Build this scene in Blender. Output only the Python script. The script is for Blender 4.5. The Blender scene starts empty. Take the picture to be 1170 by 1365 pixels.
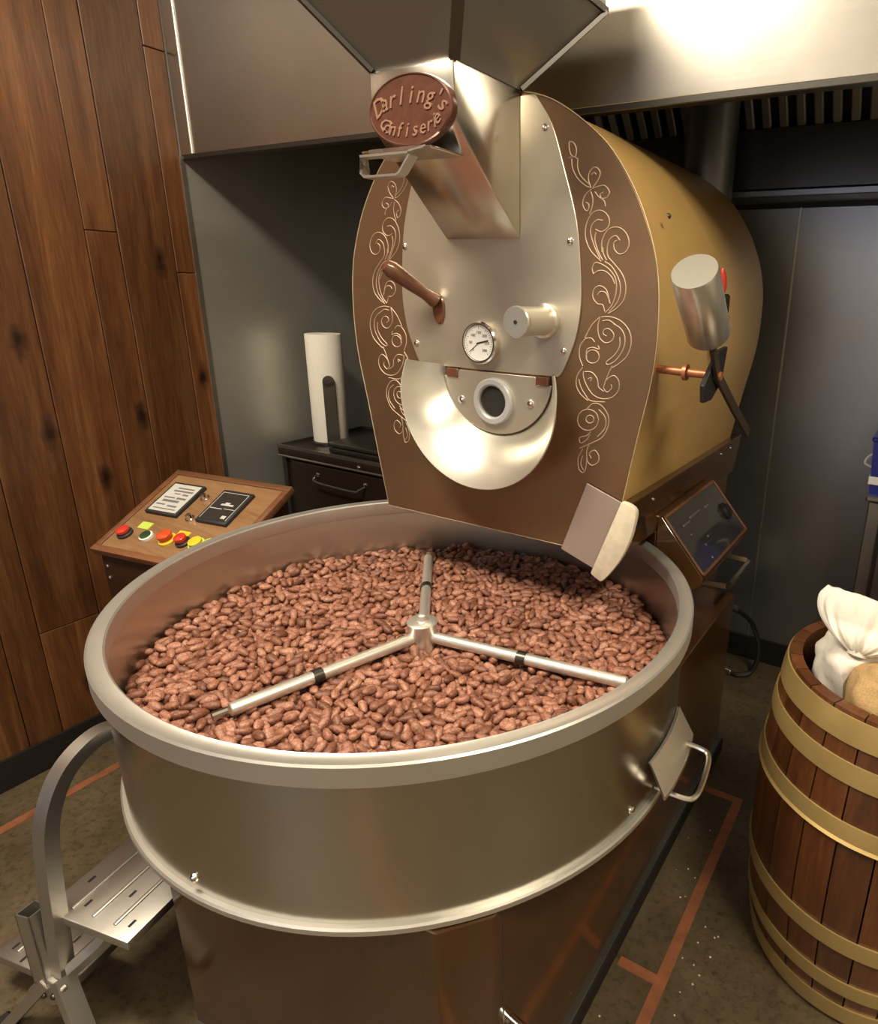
import bpy, bmesh, math, random
import numpy as np
from mathutils import Vector, Matrix

C = bpy.context.scene.collection
sc = bpy.context.scene
random.seed(7)

# ------------------------------------------------------------------ camera
# the photograph is an off-centre crop: the optical axis meets it right of the middle (lens shift)
FPX, CX, CY = 874.8, 754.9, 673.3
YAW, PITCH, ROLL = 0.503, 0.316, -0.027
cam_d = bpy.data.cameras.new('camera')
cam = bpy.data.objects.new('camera', cam_d); C.objects.link(cam)
cam_d.sensor_fit = 'HORIZONTAL'; cam_d.sensor_width = 36.0
cam_d.lens = 36.0 * FPX / 1170.0
cam_d.shift_x = -(CX - 585.0) / 1170.0
cam_d.shift_y = (CY - 682.5) / 1170.0
cam_d.clip_start = 0.02
r0 = Vector((math.cos(YAW), math.sin(YAW), 0))
fw = Vector((-math.sin(YAW), math.cos(YAW), 0)) * math.cos(PITCH) - Vector((0, 0, 1)) * math.sin(PITCH)
dn = fw.cross(r0)
rt = r0 * math.cos(ROLL) + dn * math.sin(ROLL)
dn = -r0 * math.sin(ROLL) + dn * math.cos(ROLL)
cam.matrix_world = Matrix(((rt.x, -dn.x, -fw.x, 0), (rt.y, -dn.y, -fw.y, 0), (rt.z, -dn.z, -fw.z, 1.5), (0, 0, 0, 1)))
sc.camera = cam

# ------------------------------------------------------------------ world, lamps, exposure
w = bpy.data.worlds.new('world'); sc.world = w; w.use_nodes = True
w.node_tree.nodes['Background'].inputs[0].default_value = (1.0, 0.86, 0.68, 1)
w.node_tree.nodes['Background'].inputs[1].default_value = 0.10

def area_lamp(name, loc, size, size_y, power, color, aim=None):
    d = bpy.data.lights.new(name, 'AREA'); d.shape = 'RECTANGLE'; d.size = size; d.size_y = size_y
    d.energy = power; d.color = color
    o = bpy.data.objects.new(name, d); C.objects.link(o); o.location = loc
    if aim is not None:
        o.rotation_euler = (Vector(aim) - Vector(loc)).to_track_quat('-Z', 'Y').to_euler()
    return o

WARM = (1.0, 0.875, 0.68)
area_lamp('ceiling_lamp', (-1.20, 0.10, 2.86), 0.9, 0.35, 72, WARM)
area_lamp('ceiling_lamp', (0.75, 0.35, 2.86), 0.35, 0.9, 54, WARM)
area_lamp('ceiling_lamp', (-0.5, -2.0, 2.86), 1.6, 0.4, 80, WARM, (-0.5, -3.1, 1.2))  # unseen wall washer, added to light the front wall for warm bounce

sc.view_settings.view_transform = 'Standard'
sc.view_settings.look = 'None'
sc.view_settings.gamma = 1.0
sc.view_settings.use_curve_mapping = False
sc.view_settings.exposure = 0.12

# ------------------------------------------------------------------ materials
def new_mat(name):
    m = bpy.data.materials.new(name); m.use_nodes = True
    nt = m.node_tree
    return m, nt, nt.nodes['Principled BSDF']

def nd(nt, typ, **kw):
    n = nt.nodes.new(typ)
    for k, v in kw.items():
        if hasattr(n, k): setattr(n, k, v)
        else: n.inputs[k].default_value = v
    return n

def ramp(nt, fac, stops):
    r = nt.nodes.new('ShaderNodeValToRGB')
    el = r.color_ramp.elements
    while len(el) < len(stops): el.new(0.5)
    for e, (p, c) in zip(el, stops):
        e.position = p; e.color = (*c, 1) if len(c) == 3 else c
    nt.links.new(fac, r.inputs[0])
    return r

def coords(nt, scale=(1, 1, 1), kind='Object', rnd=0.0):
    tc = nt.nodes.new('ShaderNodeTexCoord')
    mp = nt.nodes.new('ShaderNodeMapping'); mp.inputs['Scale'].default_value = scale
    nt.links.new(tc.outputs[kind], mp.inputs['Vector'])
    if rnd:
        oi = nt.nodes.new('ShaderNodeObjectInfo')
        mul = nd(nt, 'ShaderNodeMath', operation='MULTIPLY'); mul.inputs[1].default_value = rnd
        nt.links.new(oi.outputs['Random'], mul.inputs[0])
        nt.links.new(mul.outputs[0], mp.inputs['Location'])
    return mp.outputs[0]

def plain(name, col, rough=0.5, metal=0.0, coat=0.0, grain=0.0, gscale=60.0, bump=0.0, trans=0.0):
    m, nt, b = new_mat(name)
    b.inputs['Base Color'].default_value = (*col, 1)
    b.inputs['Roughness'].default_value = rough
    b.inputs['Metallic'].default_value = metal
    b.inputs['Coat Weight'].default_value = coat
    b.inputs['Coat Roughness'].default_value = 0.08
    if grain or bump:
        no = nd(nt, 'ShaderNodeTexNoise', Scale=gscale, Detail=5.0, Roughness=0.6)
        nt.links.new(coords(nt), no.inputs['Vector'])
        if grain:
            lo = tuple(c * (1 - grain) for c in col); hi = tuple(min(1, c * (1 + grain)) for c in col)
            r = ramp(nt, no.outputs[0], [(0.3, lo), (0.7, hi)])
            nt.links.new(r.outputs[0], b.inputs['Base Color'])
        if bump:
            bp = nd(nt, 'ShaderNodeBump', Strength=bump, Distance=0.002)
            nt.links.new(no.outputs[0], bp.inputs['Height']); nt.links.new(bp.outputs[0], b.inputs['Normal'])
    return m

def brushed(name, col, rough=0.3, scale=(2, 2, 300), var=0.10, bump=0.04, metal=1.0, smear=0.0):
    """rolled / brushed metal: grain streaks along one axis in roughness and relief, faint tarnish"""
    m, nt, b = new_mat(name)
    b.inputs['Metallic'].default_value = metal
    v = coords(nt, scale)
    no = nd(nt, 'ShaderNodeTexNoise', Scale=1.0, Detail=4.0, Roughness=0.7); nt.links.new(v, no.inputs['Vector'])
    n2 = nd(nt, 'ShaderNodeTexNoise', Scale=4.0, Detail=4.0, Roughness=0.6); nt.links.new(coords(nt), n2.inputs['Vector'])
    r = ramp(nt, n2.outputs[0], [(0.3, tuple(c * (0.9 - smear) for c in col)), (0.7, col)])
    nt.links.new(r.outputs[0], b.inputs['Base Color'])
    mr = nd(nt, 'ShaderNodeMapRange'); mr.inputs['To Min'].default_value = rough - var; mr.inputs['To Max'].default_value = rough + var
    ad = nd(nt, 'ShaderNodeMath', operation='ADD'); nt.links.new(no.outputs[0], ad.inputs[0]); nt.links.new(n2.outputs[0], ad.inputs[1])
    hf = nd(nt, 'ShaderNodeMath', operation='MULTIPLY'); hf.inputs[1].default_value = 0.5
    nt.links.new(ad.outputs[0], hf.inputs[0]); nt.links.new(hf.outputs[0], mr.inputs['Value'])
    nt.links.new(mr.outputs[0], b.inputs['Roughness'])
    bp = nd(nt, 'ShaderNodeBump', Strength=bump, Distance=0.001)
    nt.links.new(no.outputs[0], bp.inputs['Height']); nt.links.new(bp.outputs[0], b.inputs['Normal'])
    return m

def wood(name, dark, mid, light, axis='Z', rough=0.45, knots=True, grain=1.0, coat=0.0, knot_scale=4.6):
    m, nt, b = new_mat(name)
    sx = {'Z': (9, 9, 0.7), 'Y': (9, 0.7, 9), 'X': (0.7, 9, 9)}[axis]
    sk = {'Z': (1, 1, 0.45), 'Y': (1, 0.45, 1), 'X': (0.45, 1, 1)}[axis]
    v = coords(nt, sx, rnd=37.0)
    n1 = nd(nt, 'ShaderNodeTexNoise', Scale=1.6, Detail=6.0, Roughness=0.62, Distortion=0.9); nt.links.new(v, n1.inputs['Vector'])
    vf = coords(nt, tuple(5 * s for s in sx), rnd=11.0)
    n2 = nd(nt, 'ShaderNodeTexNoise', Scale=3.0, Detail=3.0, Roughness=0.7); nt.links.new(vf, n2.inputs['Vector'])
    mx = nd(nt, 'ShaderNodeMix', data_type='FLOAT'); mx.inputs[0].default_value = 0.35
    nt.links.new(n1.outputs[0], mx.inputs[2]); nt.links.new(n2.outputs[0], mx.inputs[3])
    r = ramp(nt, mx.outputs[0], [(0.32, dark), (0.5, mid), (0.68, light)])
    col = r.outputs[0]
    oi = nt.nodes.new('ShaderNodeObjectInfo')
    hs = nd(nt, 'ShaderNodeHueSaturation')
    mr = nd(nt, 'ShaderNodeMapRange'); mr.inputs['To Min'].default_value = 0.62; mr.inputs['To Max'].default_value = 1.16
    nt.links.new(oi.outputs['Random'], mr.inputs['Value']); nt.links.new(mr.outputs[0], hs.inputs['Value']); nt.links.new(col, hs.inputs['Color'])
    col = hs.outputs[0]
    if knots:
        sx_ = nt.nodes.new('ShaderNodeSeparateXYZ'); nt.links.new(coords(nt, sk, rnd=19.0), sx_.inputs[0])
        cx_ = nt.nodes.new('ShaderNodeCombineXYZ'); nt.links.new(sx_.outputs[1], cx_.inputs[0]); nt.links.new(sx_.outputs[2], cx_.inputs[1])
        vo = nd(nt, 'ShaderNodeTexVoronoi', voronoi_dimensions='2D', Scale=knot_scale, Randomness=1.0); nt.links.new(cx_.outputs[0], vo.inputs['Vector'])
        n3 = nd(nt, 'ShaderNodeTexNoise', Scale=22.0, Detail=3.0); nt.links.new(coords(nt), n3.inputs['Vector'])
        ad = nd(nt, 'ShaderNodeMath', operation='MULTIPLY_ADD'); ad.inputs[1].default_value = 0.16
        nt.links.new(n3.outputs[0], ad.inputs[0]); nt.links.new(vo.outputs['Distance'], ad.inputs[2])
        kr = ramp(nt, ad.outputs[0], [(0.10, (0.0, 0.0, 0.0)), (0.20, (1, 1, 1))])
        se = nt.nodes.new('ShaderNodeSeparateColor'); nt.links.new(vo.outputs['Color'], se.inputs[0])
        gt = nd(nt, 'ShaderNodeMath', operation='LESS_THAN'); gt.inputs[1].default_value = 0.30; nt.links.new(se.outputs[0], gt.inputs[0])
        kx = nd(nt, 'ShaderNodeMath', operation='MAXIMUM'); nt.links.new(kr.outputs[0], kx.inputs[0]); nt.links.new(gt.outputs[0], kx.inputs[1])
        mm = nd(nt, 'ShaderNodeMix', data_type='RGBA')
        mm.inputs[6].default_value = (dark[0] * 0.28, dark[1] * 0.25, dark[2] * 0.25, 1)
        nt.links.new(kx.outputs[0], mm.inputs[0]); nt.links.new(col, mm.inputs[7]); col = mm.outputs[2]
    nt.links.new(col, b.inputs['Base Color'])
    b.inputs['Roughness'].default_value = rough
    b.inputs['Coat Weight'].default_value = coat
    bp = nd(nt, 'ShaderNodeBump', Strength=0.15 * grain, Distance=0.002)
    nt.links.new(mx.outputs[0], bp.inputs['Height']); nt.links.new(bp.outputs[0], b.inputs['Normal'])
    return m

STEEL = (0.60, 0.575, 0.52)
M = {}
M['tray_steel'] = brushed('tray_steel', (0.58, 0.565, 0.515), 0.25, (60, 60, 2), 0.025, 0.003)
M['tray_inside'] = brushed('tray_inside_steel', (0.68, 0.64, 0.57), 0.34, (3, 3, 120), 0.09, 0.2)
M['rim_steel'] = brushed('rim_steel', (0.68, 0.66, 0.61), 0.42, (40, 40, 40), 0.06, 0.03, metal=0.85)
M['arm_steel'] = brushed('arm_steel', (0.82, 0.79, 0.72), 0.36, (40, 40, 40), 0.06, 0.02, metal=0.8)
M['scoop_steel'] = brushed('scoop_steel', (0.72, 0.70, 0.62), 0.31, (30, 30, 200), 0.06, 0.02, metal=0.85)
M['galv'] = brushed('galvanised_sheet', (0.33, 0.32, 0.295), 0.34, (12, 12, 12), 0.05, 0.02, metal=0.75)
M['face_steel'] = brushed('face_steel', (0.66, 0.60, 0.48), 0.37, (150, 150, 3), 0.06, 0.02, metal=0.80)
M['bright_steel'] = brushed('bright_steel', (0.70, 0.67, 0.60), 0.24, (30, 30, 200), 0.08)
M['mirror_steel'] = brushed('mirror_steel', (0.64, 0.61, 0.55), 0.22, (60, 60, 4), 0.05, 0.02)
M['hood_steel'] = brushed('hood_steel', (0.52, 0.49, 0.44), 0.31, (3, 3, 200), 0.06)
M['panel_steel'] = brushed('panel_steel', (0.31, 0.315, 0.335), 0.36, (3, 3, 160), 0.07, metal=0.9)
M['side_steel'] = brushed('side_cladding_steel', (0.64, 0.63, 0.57), 0.40, (3, 3, 160), 0.07, metal=0.8)
M['alu'] = brushed('aluminium', (0.56, 0.54, 0.50), 0.42, (80, 80, 80), 0.08)
M['chrome'] = plain('chrome', (0.75, 0.73, 0.70), 0.14, 1.0)
M['dark_steel'] = plain('dark_steel', (0.10, 0.095, 0.085), 0.35, 0.9)
M['bronze'] = brushed('bronze_plate', (0.245, 0.148, 0.082), 0.38, (25, 25, 25), 0.06, 0.05, metal=0.70, smear=0.12)
M['scroll'] = plain('scroll_line', (0.48, 0.35, 0.25), 0.55, 0.1)
M['badge'] = plain('badge_red_brown', (0.100, 0.038, 0.024), 0.33, 0.25, 0.3, 0.2, 60, 0.15)
M['badge_text'] = plain('badge_relief', (0.34, 0.19, 0.135), 0.28, 0.35)
M['gold'] = plain('gold_enamel', (0.60, 0.385, 0.135), 0.34, 0.15, 0.25, 0.06, 6)
M['gold_edge'] = plain('gold_edge', (0.55, 0.43, 0.27), 0.4, 0.5)
M['brown'] = plain('brown_enamel', (0.066, 0.029, 0.010), 0.14, 0.0, 0.2, 0.10, 5)
M['black'] = plain('black_rubber', (0.008, 0.007, 0.006), 0.55)
M['gasket'] = plain('gasket', (0.035, 0.022, 0.012), 0.5)
M['handle_wood'] = plain('handle_wood', (0.115, 0.045, 0.022), 0.28, 0.0, 0.6, 0.25, 25)
M['scraper_wood'] = plain('scraper_wood', (0.62, 0.55, 0.42), 0.6, 0.0, 0.0, 0.10, 40, 0.1)
M['scraper_blade'] = brushed('scraper_blade', (0.42, 0.34, 0.30), 0.45, (80, 80, 80), 0.05, metal=0.5)
M['glass_dark'] = plain('sight_glass', (0.03, 0.028, 0.024), 0.06, 0.0, 1.0)
M['plastic_grey'] = plain('grey_ring', (0.33, 0.33, 0.33), 0.35)
M['white_face'] = plain('dial_white', (0.72, 0.71, 0.68), 0.35)
M['ink'] = plain('ink', (0.02, 0.02, 0.02), 0.5)
M['copper'] = plain('copper_strip', (0.46, 0.18, 0.085), 0.42, 0.55, 0.0, 0.25, 18)
M['brass'] = brushed('brass_hoop', (0.56, 0.40, 0.155), 0.38, (20, 20, 90), 0.08, 0.05, metal=0.55, smear=0.12)
M['plank'] = wood('wall_plank_wood', (0.046, 0.014, 0.004), (0.118, 0.043, 0.013), (0.215, 0.092, 0.033), 'Z', 0.42, coat=0.1)
M['stave'] = wood('stave_wood', (0.050, 0.015, 0.004), (0.112, 0.037, 0.011), (0.180, 0.068, 0.023), 'Z', 0.38, knots=False, coat=0.15)
M['rim_wood'] = wood('barrel_rim_wood', (0.085, 0.032, 0.014), (0.16, 0.065, 0.030), (0.23, 0.11, 0.055), 'Z', 0.5, knots=False)
M['oak'] = wood('console_panel_wood', (0.17, 0.085, 0.035), (0.29, 0.155, 0.068), (0.38, 0.22, 0.105), 'X', 0.42, knots=False, coat=0.1)
M['walnut'] = wood('console_frame_wood', (0.11, 0.043, 0.018), (0.17, 0.070, 0.030), (0.23, 0.105, 0.05), 'X', 0.4, knots=False, coat=0.2)
M['console_body'] = plain('console_body', (0.028, 0.011, 0.005), 0.4)
M['paper'] = plain('paper', (0.80, 0.76, 0.67), 0.85, 0, 0, 0.03, 90, 0.25)
M['cart_black'] = plain('cart_brown_black', (0.020, 0.012, 0.009), 0.3, 0.2)
M['cart_edge'] = plain('cart_edge', (0.16, 0.15, 0.13), 0.35, 0.8)
M['cloth'] = plain('white_cotton', (0.78, 0.74, 0.66), 0.9, 0, 0, 0.05, 300, 0.25)
M['burlap'] = plain('burlap', (0.44, 0.29, 0.13), 0.95, 0, 0, 0.22, 260, 0.6)
M['blue'] = plain('blue_plastic', (0.012, 0.02, 0.20), 0.3)
M['red'] = plain('red_plastic', (0.50, 0.035, 0.018), 0.25, 0, 0.3)
M['orange_red'] = plain('orange_red_plastic', (0.62, 0.07, 0.015), 0.25, 0, 0.3)
M['yellow'] = plain('yellow_plastic', (0.75, 0.50, 0.03), 0.3, 0, 0.3)
M['lime'] = plain('lime_plastic', (0.50, 0.62, 0.10), 0.3, 0, 0.3)
M['green'] = plain('green_plastic', (0.015, 0.05, 0.02), 0.25, 0, 0.4)
M['readout'] = plain('readout_grey', (0.15, 0.15, 0.145), 0.4)
M['screen_lit'] = plain('screen_grey', (0.50, 0.50, 0.48), 0.15)
M['screen_dark'] = plain('screen_black', (0.03, 0.028, 0.024), 0.12)
M['ceiling'] = plain('ceiling_paint', (0.80, 0.76, 0.69), 0.8)
M['wall_paint'] = plain('wall_paint', (0.60, 0.54, 0.44), 0.8)

def floor_mat():
    m, nt, b = new_mat('stained_concrete')
    n1 = nd(nt, 'ShaderNodeTexNoise', Scale=5.0, Detail=8.0, Roughness=0.65); nt.links.new(coords(nt), n1.inputs['Vector'])
    r = ramp(nt, n1.outputs[0], [(0.3, (0.060, 0.043, 0.022)), (0.55, (0.105, 0.078, 0.043)), (0.75, (0.15, 0.115, 0.068))])
    n2 = nd(nt, 'ShaderNodeTexNoise', Scale=55.0, Detail=4.0, Roughness=0.7); nt.links.new(coords(nt), n2.inputs['Vector'])
    s = ramp(nt, n2.outputs[0], [(0.30, (0.45, 0.45, 0.45)), (0.5, (1, 1, 1)), (0.66, (1.0, 1.0, 1.0)), (0.74, (1.5, 1.4, 1.25))])
    mm = nd(nt, 'ShaderNodeMix', data_type='RGBA', blend_type='MULTIPLY'); mm.inputs[0].default_value = 1.0
    nt.links.new(r.outputs[0], mm.inputs[6]); nt.links.new(s.outputs[0], mm.inputs[7])
    nt.links.new(mm.outputs[2], b.inputs['Base Color'])
    b.inputs['Roughness'].default_value = 0.42
    bp = nd(nt, 'ShaderNodeBump', Strength=0.15, Distance=0.003)
    nt.links.new(n2.outputs[0], bp.inputs['Height']); nt.links.new(bp.outputs[0], b.inputs['Normal'])
    return m
M['floor'] = floor_mat()

def bean_mat():
    m, nt, b = new_mat('cocoa_bean_skin')
    ge = nt.nodes.new('ShaderNodeNewGeometry'); oi = nt.nodes.new('ShaderNodeObjectInfo')
    ad = nd(nt, 'ShaderNodeMath', operation='ADD'); nt.links.new(ge.outputs['Random Per Island'], ad.inputs[0]); nt.links.new(oi.outputs['Random'], ad.inputs[1])
    fr = nd(nt, 'ShaderNodeMath', operation='FRACT'); nt.links.new(ad.outputs[0], fr.inputs[0])
    r = ramp(nt, fr.outputs[0], [(0.0, (0.170, 0.064, 0.037)), (0.3, (0.28, 0.118, 0.074)), (0.7, (0.38, 0.172, 0.112)), (1.0, (0.48, 0.24, 0.165))])
    no = nd(nt, 'ShaderNodeTexNoise', Scale=260.0, Detail=4.0, Roughness=0.7); nt.links.new(coords(nt), no.inputs['Vector'])
    s = ramp(nt, no.outputs[0], [(0.36, (0.48, 0.42, 0.38)), (0.62, (1.12, 1.12, 1.12))])
    mm = nd(nt, 'ShaderNodeMix', data_type='RGBA', blend_type='MULTIPLY'); mm.inputs[0].default_value = 1.0
    nt.links.new(r.outputs[0], mm.inputs[6]); nt.links.new(s.outputs[0], mm.inputs[7])
    nt.links.new(mm.outputs[2], b.inputs['Base Color'])
    b.inputs['Roughness'].default_value = 0.40
    bp = nd(nt, 'ShaderNodeBump', Strength=0.7, Distance=0.0018)
    nt.links.new(no.outputs[0], bp.inputs['Height']); nt.links.new(bp.outputs[0], b.inputs['Normal'])
    return m
M['bean'] = bean_mat()

# ------------------------------------------------------------------ mesh helpers
def link(name, me, mat, parent=None):
    o = bpy.data.objects.new(name, me); C.objects.link(o)
    if mat is not None and len(me.materials) == 0: me.materials.append(M[mat] if isinstance(mat, str) else mat)
    if parent is not None: o.parent = parent
    return o

def wloc(o):
    v = Vector((0, 0, 0))
    while o is not None: v = v + o.location; o = o.parent
    return v

def obj(name, bm, mat, parent=None, origin=None, sharp=32):
    """one mesh object from a bmesh in world coordinates; origin = its own pivot in the world"""
    bmesh.ops.recalc_face_normals(bm, faces=bm.faces)
    org = Vector(origin) if origin is not None else (wloc(parent) if parent is not None else Vector((0, 0, 0)))
    bmesh.ops.translate(bm, verts=bm.verts, vec=-org)
    a = math.radians(sharp)
    for e in bm.edges:
        e.smooth = not (len(e.link_faces) == 2 and e.calc_face_angle(0) > a)
    for f in bm.faces: f.smooth = True
    me = bpy.data.meshes.new(name); bm.to_mesh(me); bm.free()
    o = link(name, me, mat, parent)
    o.location = org - (wloc(parent) if parent is not None else Vector((0, 0, 0)))
    return o

def thing(name, label, cat, loc=(0, 0, 0), group=None):
    o = bpy.data.objects.new(name, None); C.objects.link(o); o.location = loc
    o.empty_display_size = 0.1
    o['label'] = label; o['category'] = cat
    if group: o['group'] = group
    return o

def tag(o, label, cat, group=None):
    o['label'] = label; o['category'] = cat
    if group: o['group'] = group
    return o

def struct(name, bm, mat, parent=None, origin=None):
    o = obj(name, bm, mat, parent, origin)
    if parent is None: o['kind'] = 'structure'
    return o

def B(): return bmesh.new()

def box(bm, lo, hi, bev=0.0, seg=2, rot=None):
    lo, hi = Vector(lo), Vector(hi); c = (lo + hi) / 2; s = hi - lo
    r = bmesh.ops.create_cube(bm, size=1.0)
    vs = r['verts']
    for v in vs: v.co = Vector((v.co.x * s.x, v.co.y * s.y, v.co.z * s.z))
    if bev:
        es = list({e for v in vs for e in v.link_edges})
        r2 = bmesh.ops.bevel(bm, geom=es, offset=bev, segments=seg, affect='EDGES', profile=0.5)
        vs = list({v for f in r2['faces'] for v in f.verts} | {v for v in vs if v.is_valid})
    for v in vs:
        v.co = ((rot @ v.co) if rot is not None else v.co) + c
    return bm

def frame_box(bm, o, u, v, n, lo, hi, bev=0.0, seg=2):
    """box in a local frame: origin o, axes u v n"""
    R = Matrix((u, v, n)).transposed()
    t = bmesh.new(); box(t, lo, hi, bev, seg)
    for x in t.verts: x.co = R @ x.co + Vector(o)
    me = bpy.data.meshes.new('t'); t.to_mesh(me); t.free(); bm.from_mesh(me); bpy.data.meshes.remove(me)
    return bm

def prism(bm, pts, vec, bev=0.0, seg=2):
    """closed 3-D polygon extruded along vec"""
    t = bmesh.new()
    vs = [t.verts.new(Vector(p)) for p in pts]
    f = t.faces.new(vs)
    e = bmesh.ops.extrude_face_region(t, geom=[f])
    nv = [x for x in e['geom'] if isinstance(x, bmesh.types.BMVert)]
    bmesh.ops.translate(t, verts=nv, vec=Vector(vec))
    bmesh.ops.recalc_face_normals(t, faces=t.faces)
    if bev: bmesh.ops.bevel(t, geom=[x for x in t.edges if x.calc_face_angle(0) > 0.5], offset=bev, segments=seg, affect='EDGES', profile=0.5)
    me = bpy.data.meshes.new('t'); t.to_mesh(me); t.free(); bm.from_mesh(me); bpy.data.meshes.remove(me)
    return bm

def basis(n):
    n = Vector(n).normalized()
    a = Vector((0, 0, 1)) if abs(n.z) < 0.9 else Vector((1, 0, 0))
    u = a.cross(n).normalized(); return u, n.cross(u), n

def lathe(bm, prof, o=(0, 0, 0), axis=(0, 0, 1), seg=32, a0=0.0, a1=360.0):
    """profile [(radius, height)] spun about axis"""
    u, v, n = basis(axis); o = Vector(o)
    full = abs(a1 - a0 - 360) < 1e-6
    k = seg if full else seg + 1
    rings = []
    for r, h in prof:
        if r < 1e-6: rings.append([bm.verts.new(o + n * h)])
        else:
            rings.append([bm.verts.new(o + n * h + (u * math.cos(math.radians(a0 + (a1 - a0) * i / seg)) + v * math.sin(math.radians(a0 + (a1 - a0) * i / seg))) * r) for i in range(k)])
    m = seg
    for A, Z in zip(rings, rings[1:]):
        for i in range(m):
            j = (i + 1) % k
            q = [A[0] if len(A) == 1 else A[i], A[0] if len(A) == 1 else A[j], Z[0] if len(Z) == 1 else Z[j], Z[0] if len(Z) == 1 else Z[i]]
            q2 = []
            for x in q:
                if x not in q2: q2.append(x)
            if len(q2) > 2: bm.faces.new(q2)
    return bm

def cyl(bm, p, q, r, seg=20, bev=0.0, r2=None):
    p, q = Vector(p), Vector(q); L = (q - p).length; r2 = r if r2 is None else r2
    pr = [(0, 0), (r, 0), (r2, L), (0, L)] if not bev else [(0, 0), (r - bev, 0), (r, bev), (r2, L - bev), (r2 - bev, L), (0, L)]
    return lathe(bm, pr, p, q - p, seg)

def smooth_path(pts, n=6, closed=False):
    P = [Vector(p) for p in pts]; out = []
    N = len(P); rng = range(N if closed else N - 1)
    for i in rng:
        if closed: a, b, c, d = P[(i - 1) % N], P[i], P[(i + 1) % N], P[(i + 2) % N]
        else: a, b, c, d = P[max(i - 1, 0)], P[i], P[i + 1], P[min(i + 2, N - 1)]
        for k in range(n):
            t = k / n
            out.append(0.5 * ((2 * b) + (c - a) * t + (2 * a - 5 * b + 4 * c - d) * t * t + (3 * b - a - 3 * c + d) * t ** 3))
    if not closed: out.append(P[-1].copy())
    return out

def tube(bm, pts, r, seg=10, closed=False, section=None, up=None):
    """round (or any section [(a,b)]) tube along points"""
    P = [Vector(p) for p in pts]; n = len(P)
    if section is None: section = [(math.cos(2 * math.pi * i / seg) * r, math.sin(2 * math.pi * i / seg) * r) for i in range(seg)]
    T = []
    for i in range(n):
        a = P[(i - 1) % n] if (closed or i > 0) else P[i]; b = P[(i + 1) % n] if (closed or i < n - 1) else P[i]
        T.append((b - a).normalized())
    u = Vector(up) if up is not None else basis(T[0])[0]
    rings = []
    for i in range(n):
        u = (u - T[i] * u.dot(T[i])).normalized(); v = T[i].cross(u)
        rings.append([bm.verts.new(P[i] + u * a + v * b) for a, b in section])
    k = len(section)
    for i in range(n if closed else n - 1):
        A, Z = rings[i], rings[(i + 1) % n]
        for j in range(k): bm.faces.new((A[j], A[(j + 1) % k], Z[(j + 1) % k], Z[j]))
    if not closed:
        bm.faces.new(rings[0][::-1]); bm.faces.new(rings[-1])
    return bm

def ball(bm, c, r, seg=12, sc3=(1, 1, 1)):
    t = bmesh.ops.create_uvsphere(bm, u_segments=seg, v_segments=max(6, seg // 2), radius=r)
    for v in t['verts']: v.co = Vector((v.co.x * sc3[0], v.co.y * sc3[1], v.co.z * sc3[2])) + Vector(c)
    return bm

def grid(bm, fn, nu, nv, closed_u=False):
    V = [[bm.verts.new(Vector(fn(i / (nu if closed_u else nu), j / nv))) for i in range(nu if closed_u else nu + 1)] for j in range(nv + 1)]
    k = nu if closed_u else nu + 1
    for j in range(nv):
        for i in range(nu):
            bm.faces.new((V[j][i], V[j][(i + 1) % k], V[j + 1][(i + 1) % k], V[j + 1][i]))
    return V

def rect(w, h): return [(-w / 2, -h / 2), (w / 2, -h / 2), (w / 2, h / 2), (-w / 2, h / 2)]

def dome(bm, c, axis, r=0.006, h=0.004):
    return lathe(bm, [(r, 0), (r * 0.9, h * 0.5), (r * 0.5, h * 0.92), (0, h)], c, axis, 12)

# ------------------------------------------------------------------ the setting
XL, YB, XR, YF, ZC = -2.273, 2.60, 2.3, -3.0, 2.90
fl = struct('floor', box(B(), (XL - 0.1, YF, -0.06), (XR, YB + 0.1, 0.0)), 'floor')
def strip(lo, hi, name='copper_strip'):
    return obj(name, box(B(), (*lo, -0.004), (*hi, 0.0015)), 'copper', fl)
strip((-0.325, -0.6), (-0.298, 1.74)); strip((-0.415, 1.06), (-0.325, 1.085)); strip((-0.43, 1.715), (-0.325, 1.74))
strip((-2.11, -1.5), (-2.08, 1.3))
struct('ceiling', box(B(), (XL - 0.1, YF, ZC), (XR, YB + 0.1, ZC + 0.06)), 'ceiling')
struct('wall_right', box(B(), (XR, YF, 0), (XR + 0.06, YB + 0.1, ZC)), 'wall_paint')
struct('wall_front', box(B(), (XL - 0.1, YF - 0.06, 0), (XR, YF, ZC)), 'wall_paint')
wl = struct('wall_left', box(B(), (XL - 0.10, YF, 0), (XL - 0.022, YB + 0.1, ZC)), 'black')
YE = 1.459                                           # the planks end here, steel cladding takes over
seams = [YE, 1.391, 1.222, 1.130, 0.957, 0.787, 0.695, 0.525, 0.43, 0.26, 0.09, -0.0, -0.17, -0.34, -0.6]
cuts = {0: [1.523, 2.174], 1: [0.62], 2: [1.634], 4: [0.45], 7: [1.3], 8: [0.5]}
for i in range(len(seams) - 1):
    y1, y0 = seams[i], seams[i + 1]
    zs = [0.0] + sorted(cuts.get(i, [])) + [ZC]
    for za, zb in zip(zs, zs[1:]):
        obj('plank', box(B(), (XL - 0.022, y0 + 0.0012, za + 0.001), (XL + random.uniform(-0.0012, 0.0012), y1 - 0.0012, zb - 0.001), 0.0018, 1), 'plank', wl, (XL, (y0 + y1) / 2, za))
obj('steel_panel', box(B(), (XL - 0.022, YE, 0), (XL, YB, ZC)), 'side_steel', wl)
obj('corner_trim', box(B(), (XL - 0.003, YE - 0.004, 0), (XL + 0.004, YE + 0.010, 1.884)), 'alu', wl)
struct('baseboard_left', box(B(), (XL, YF, 0), (XL + 0.012, YE, 0.10)), 'black')
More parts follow.
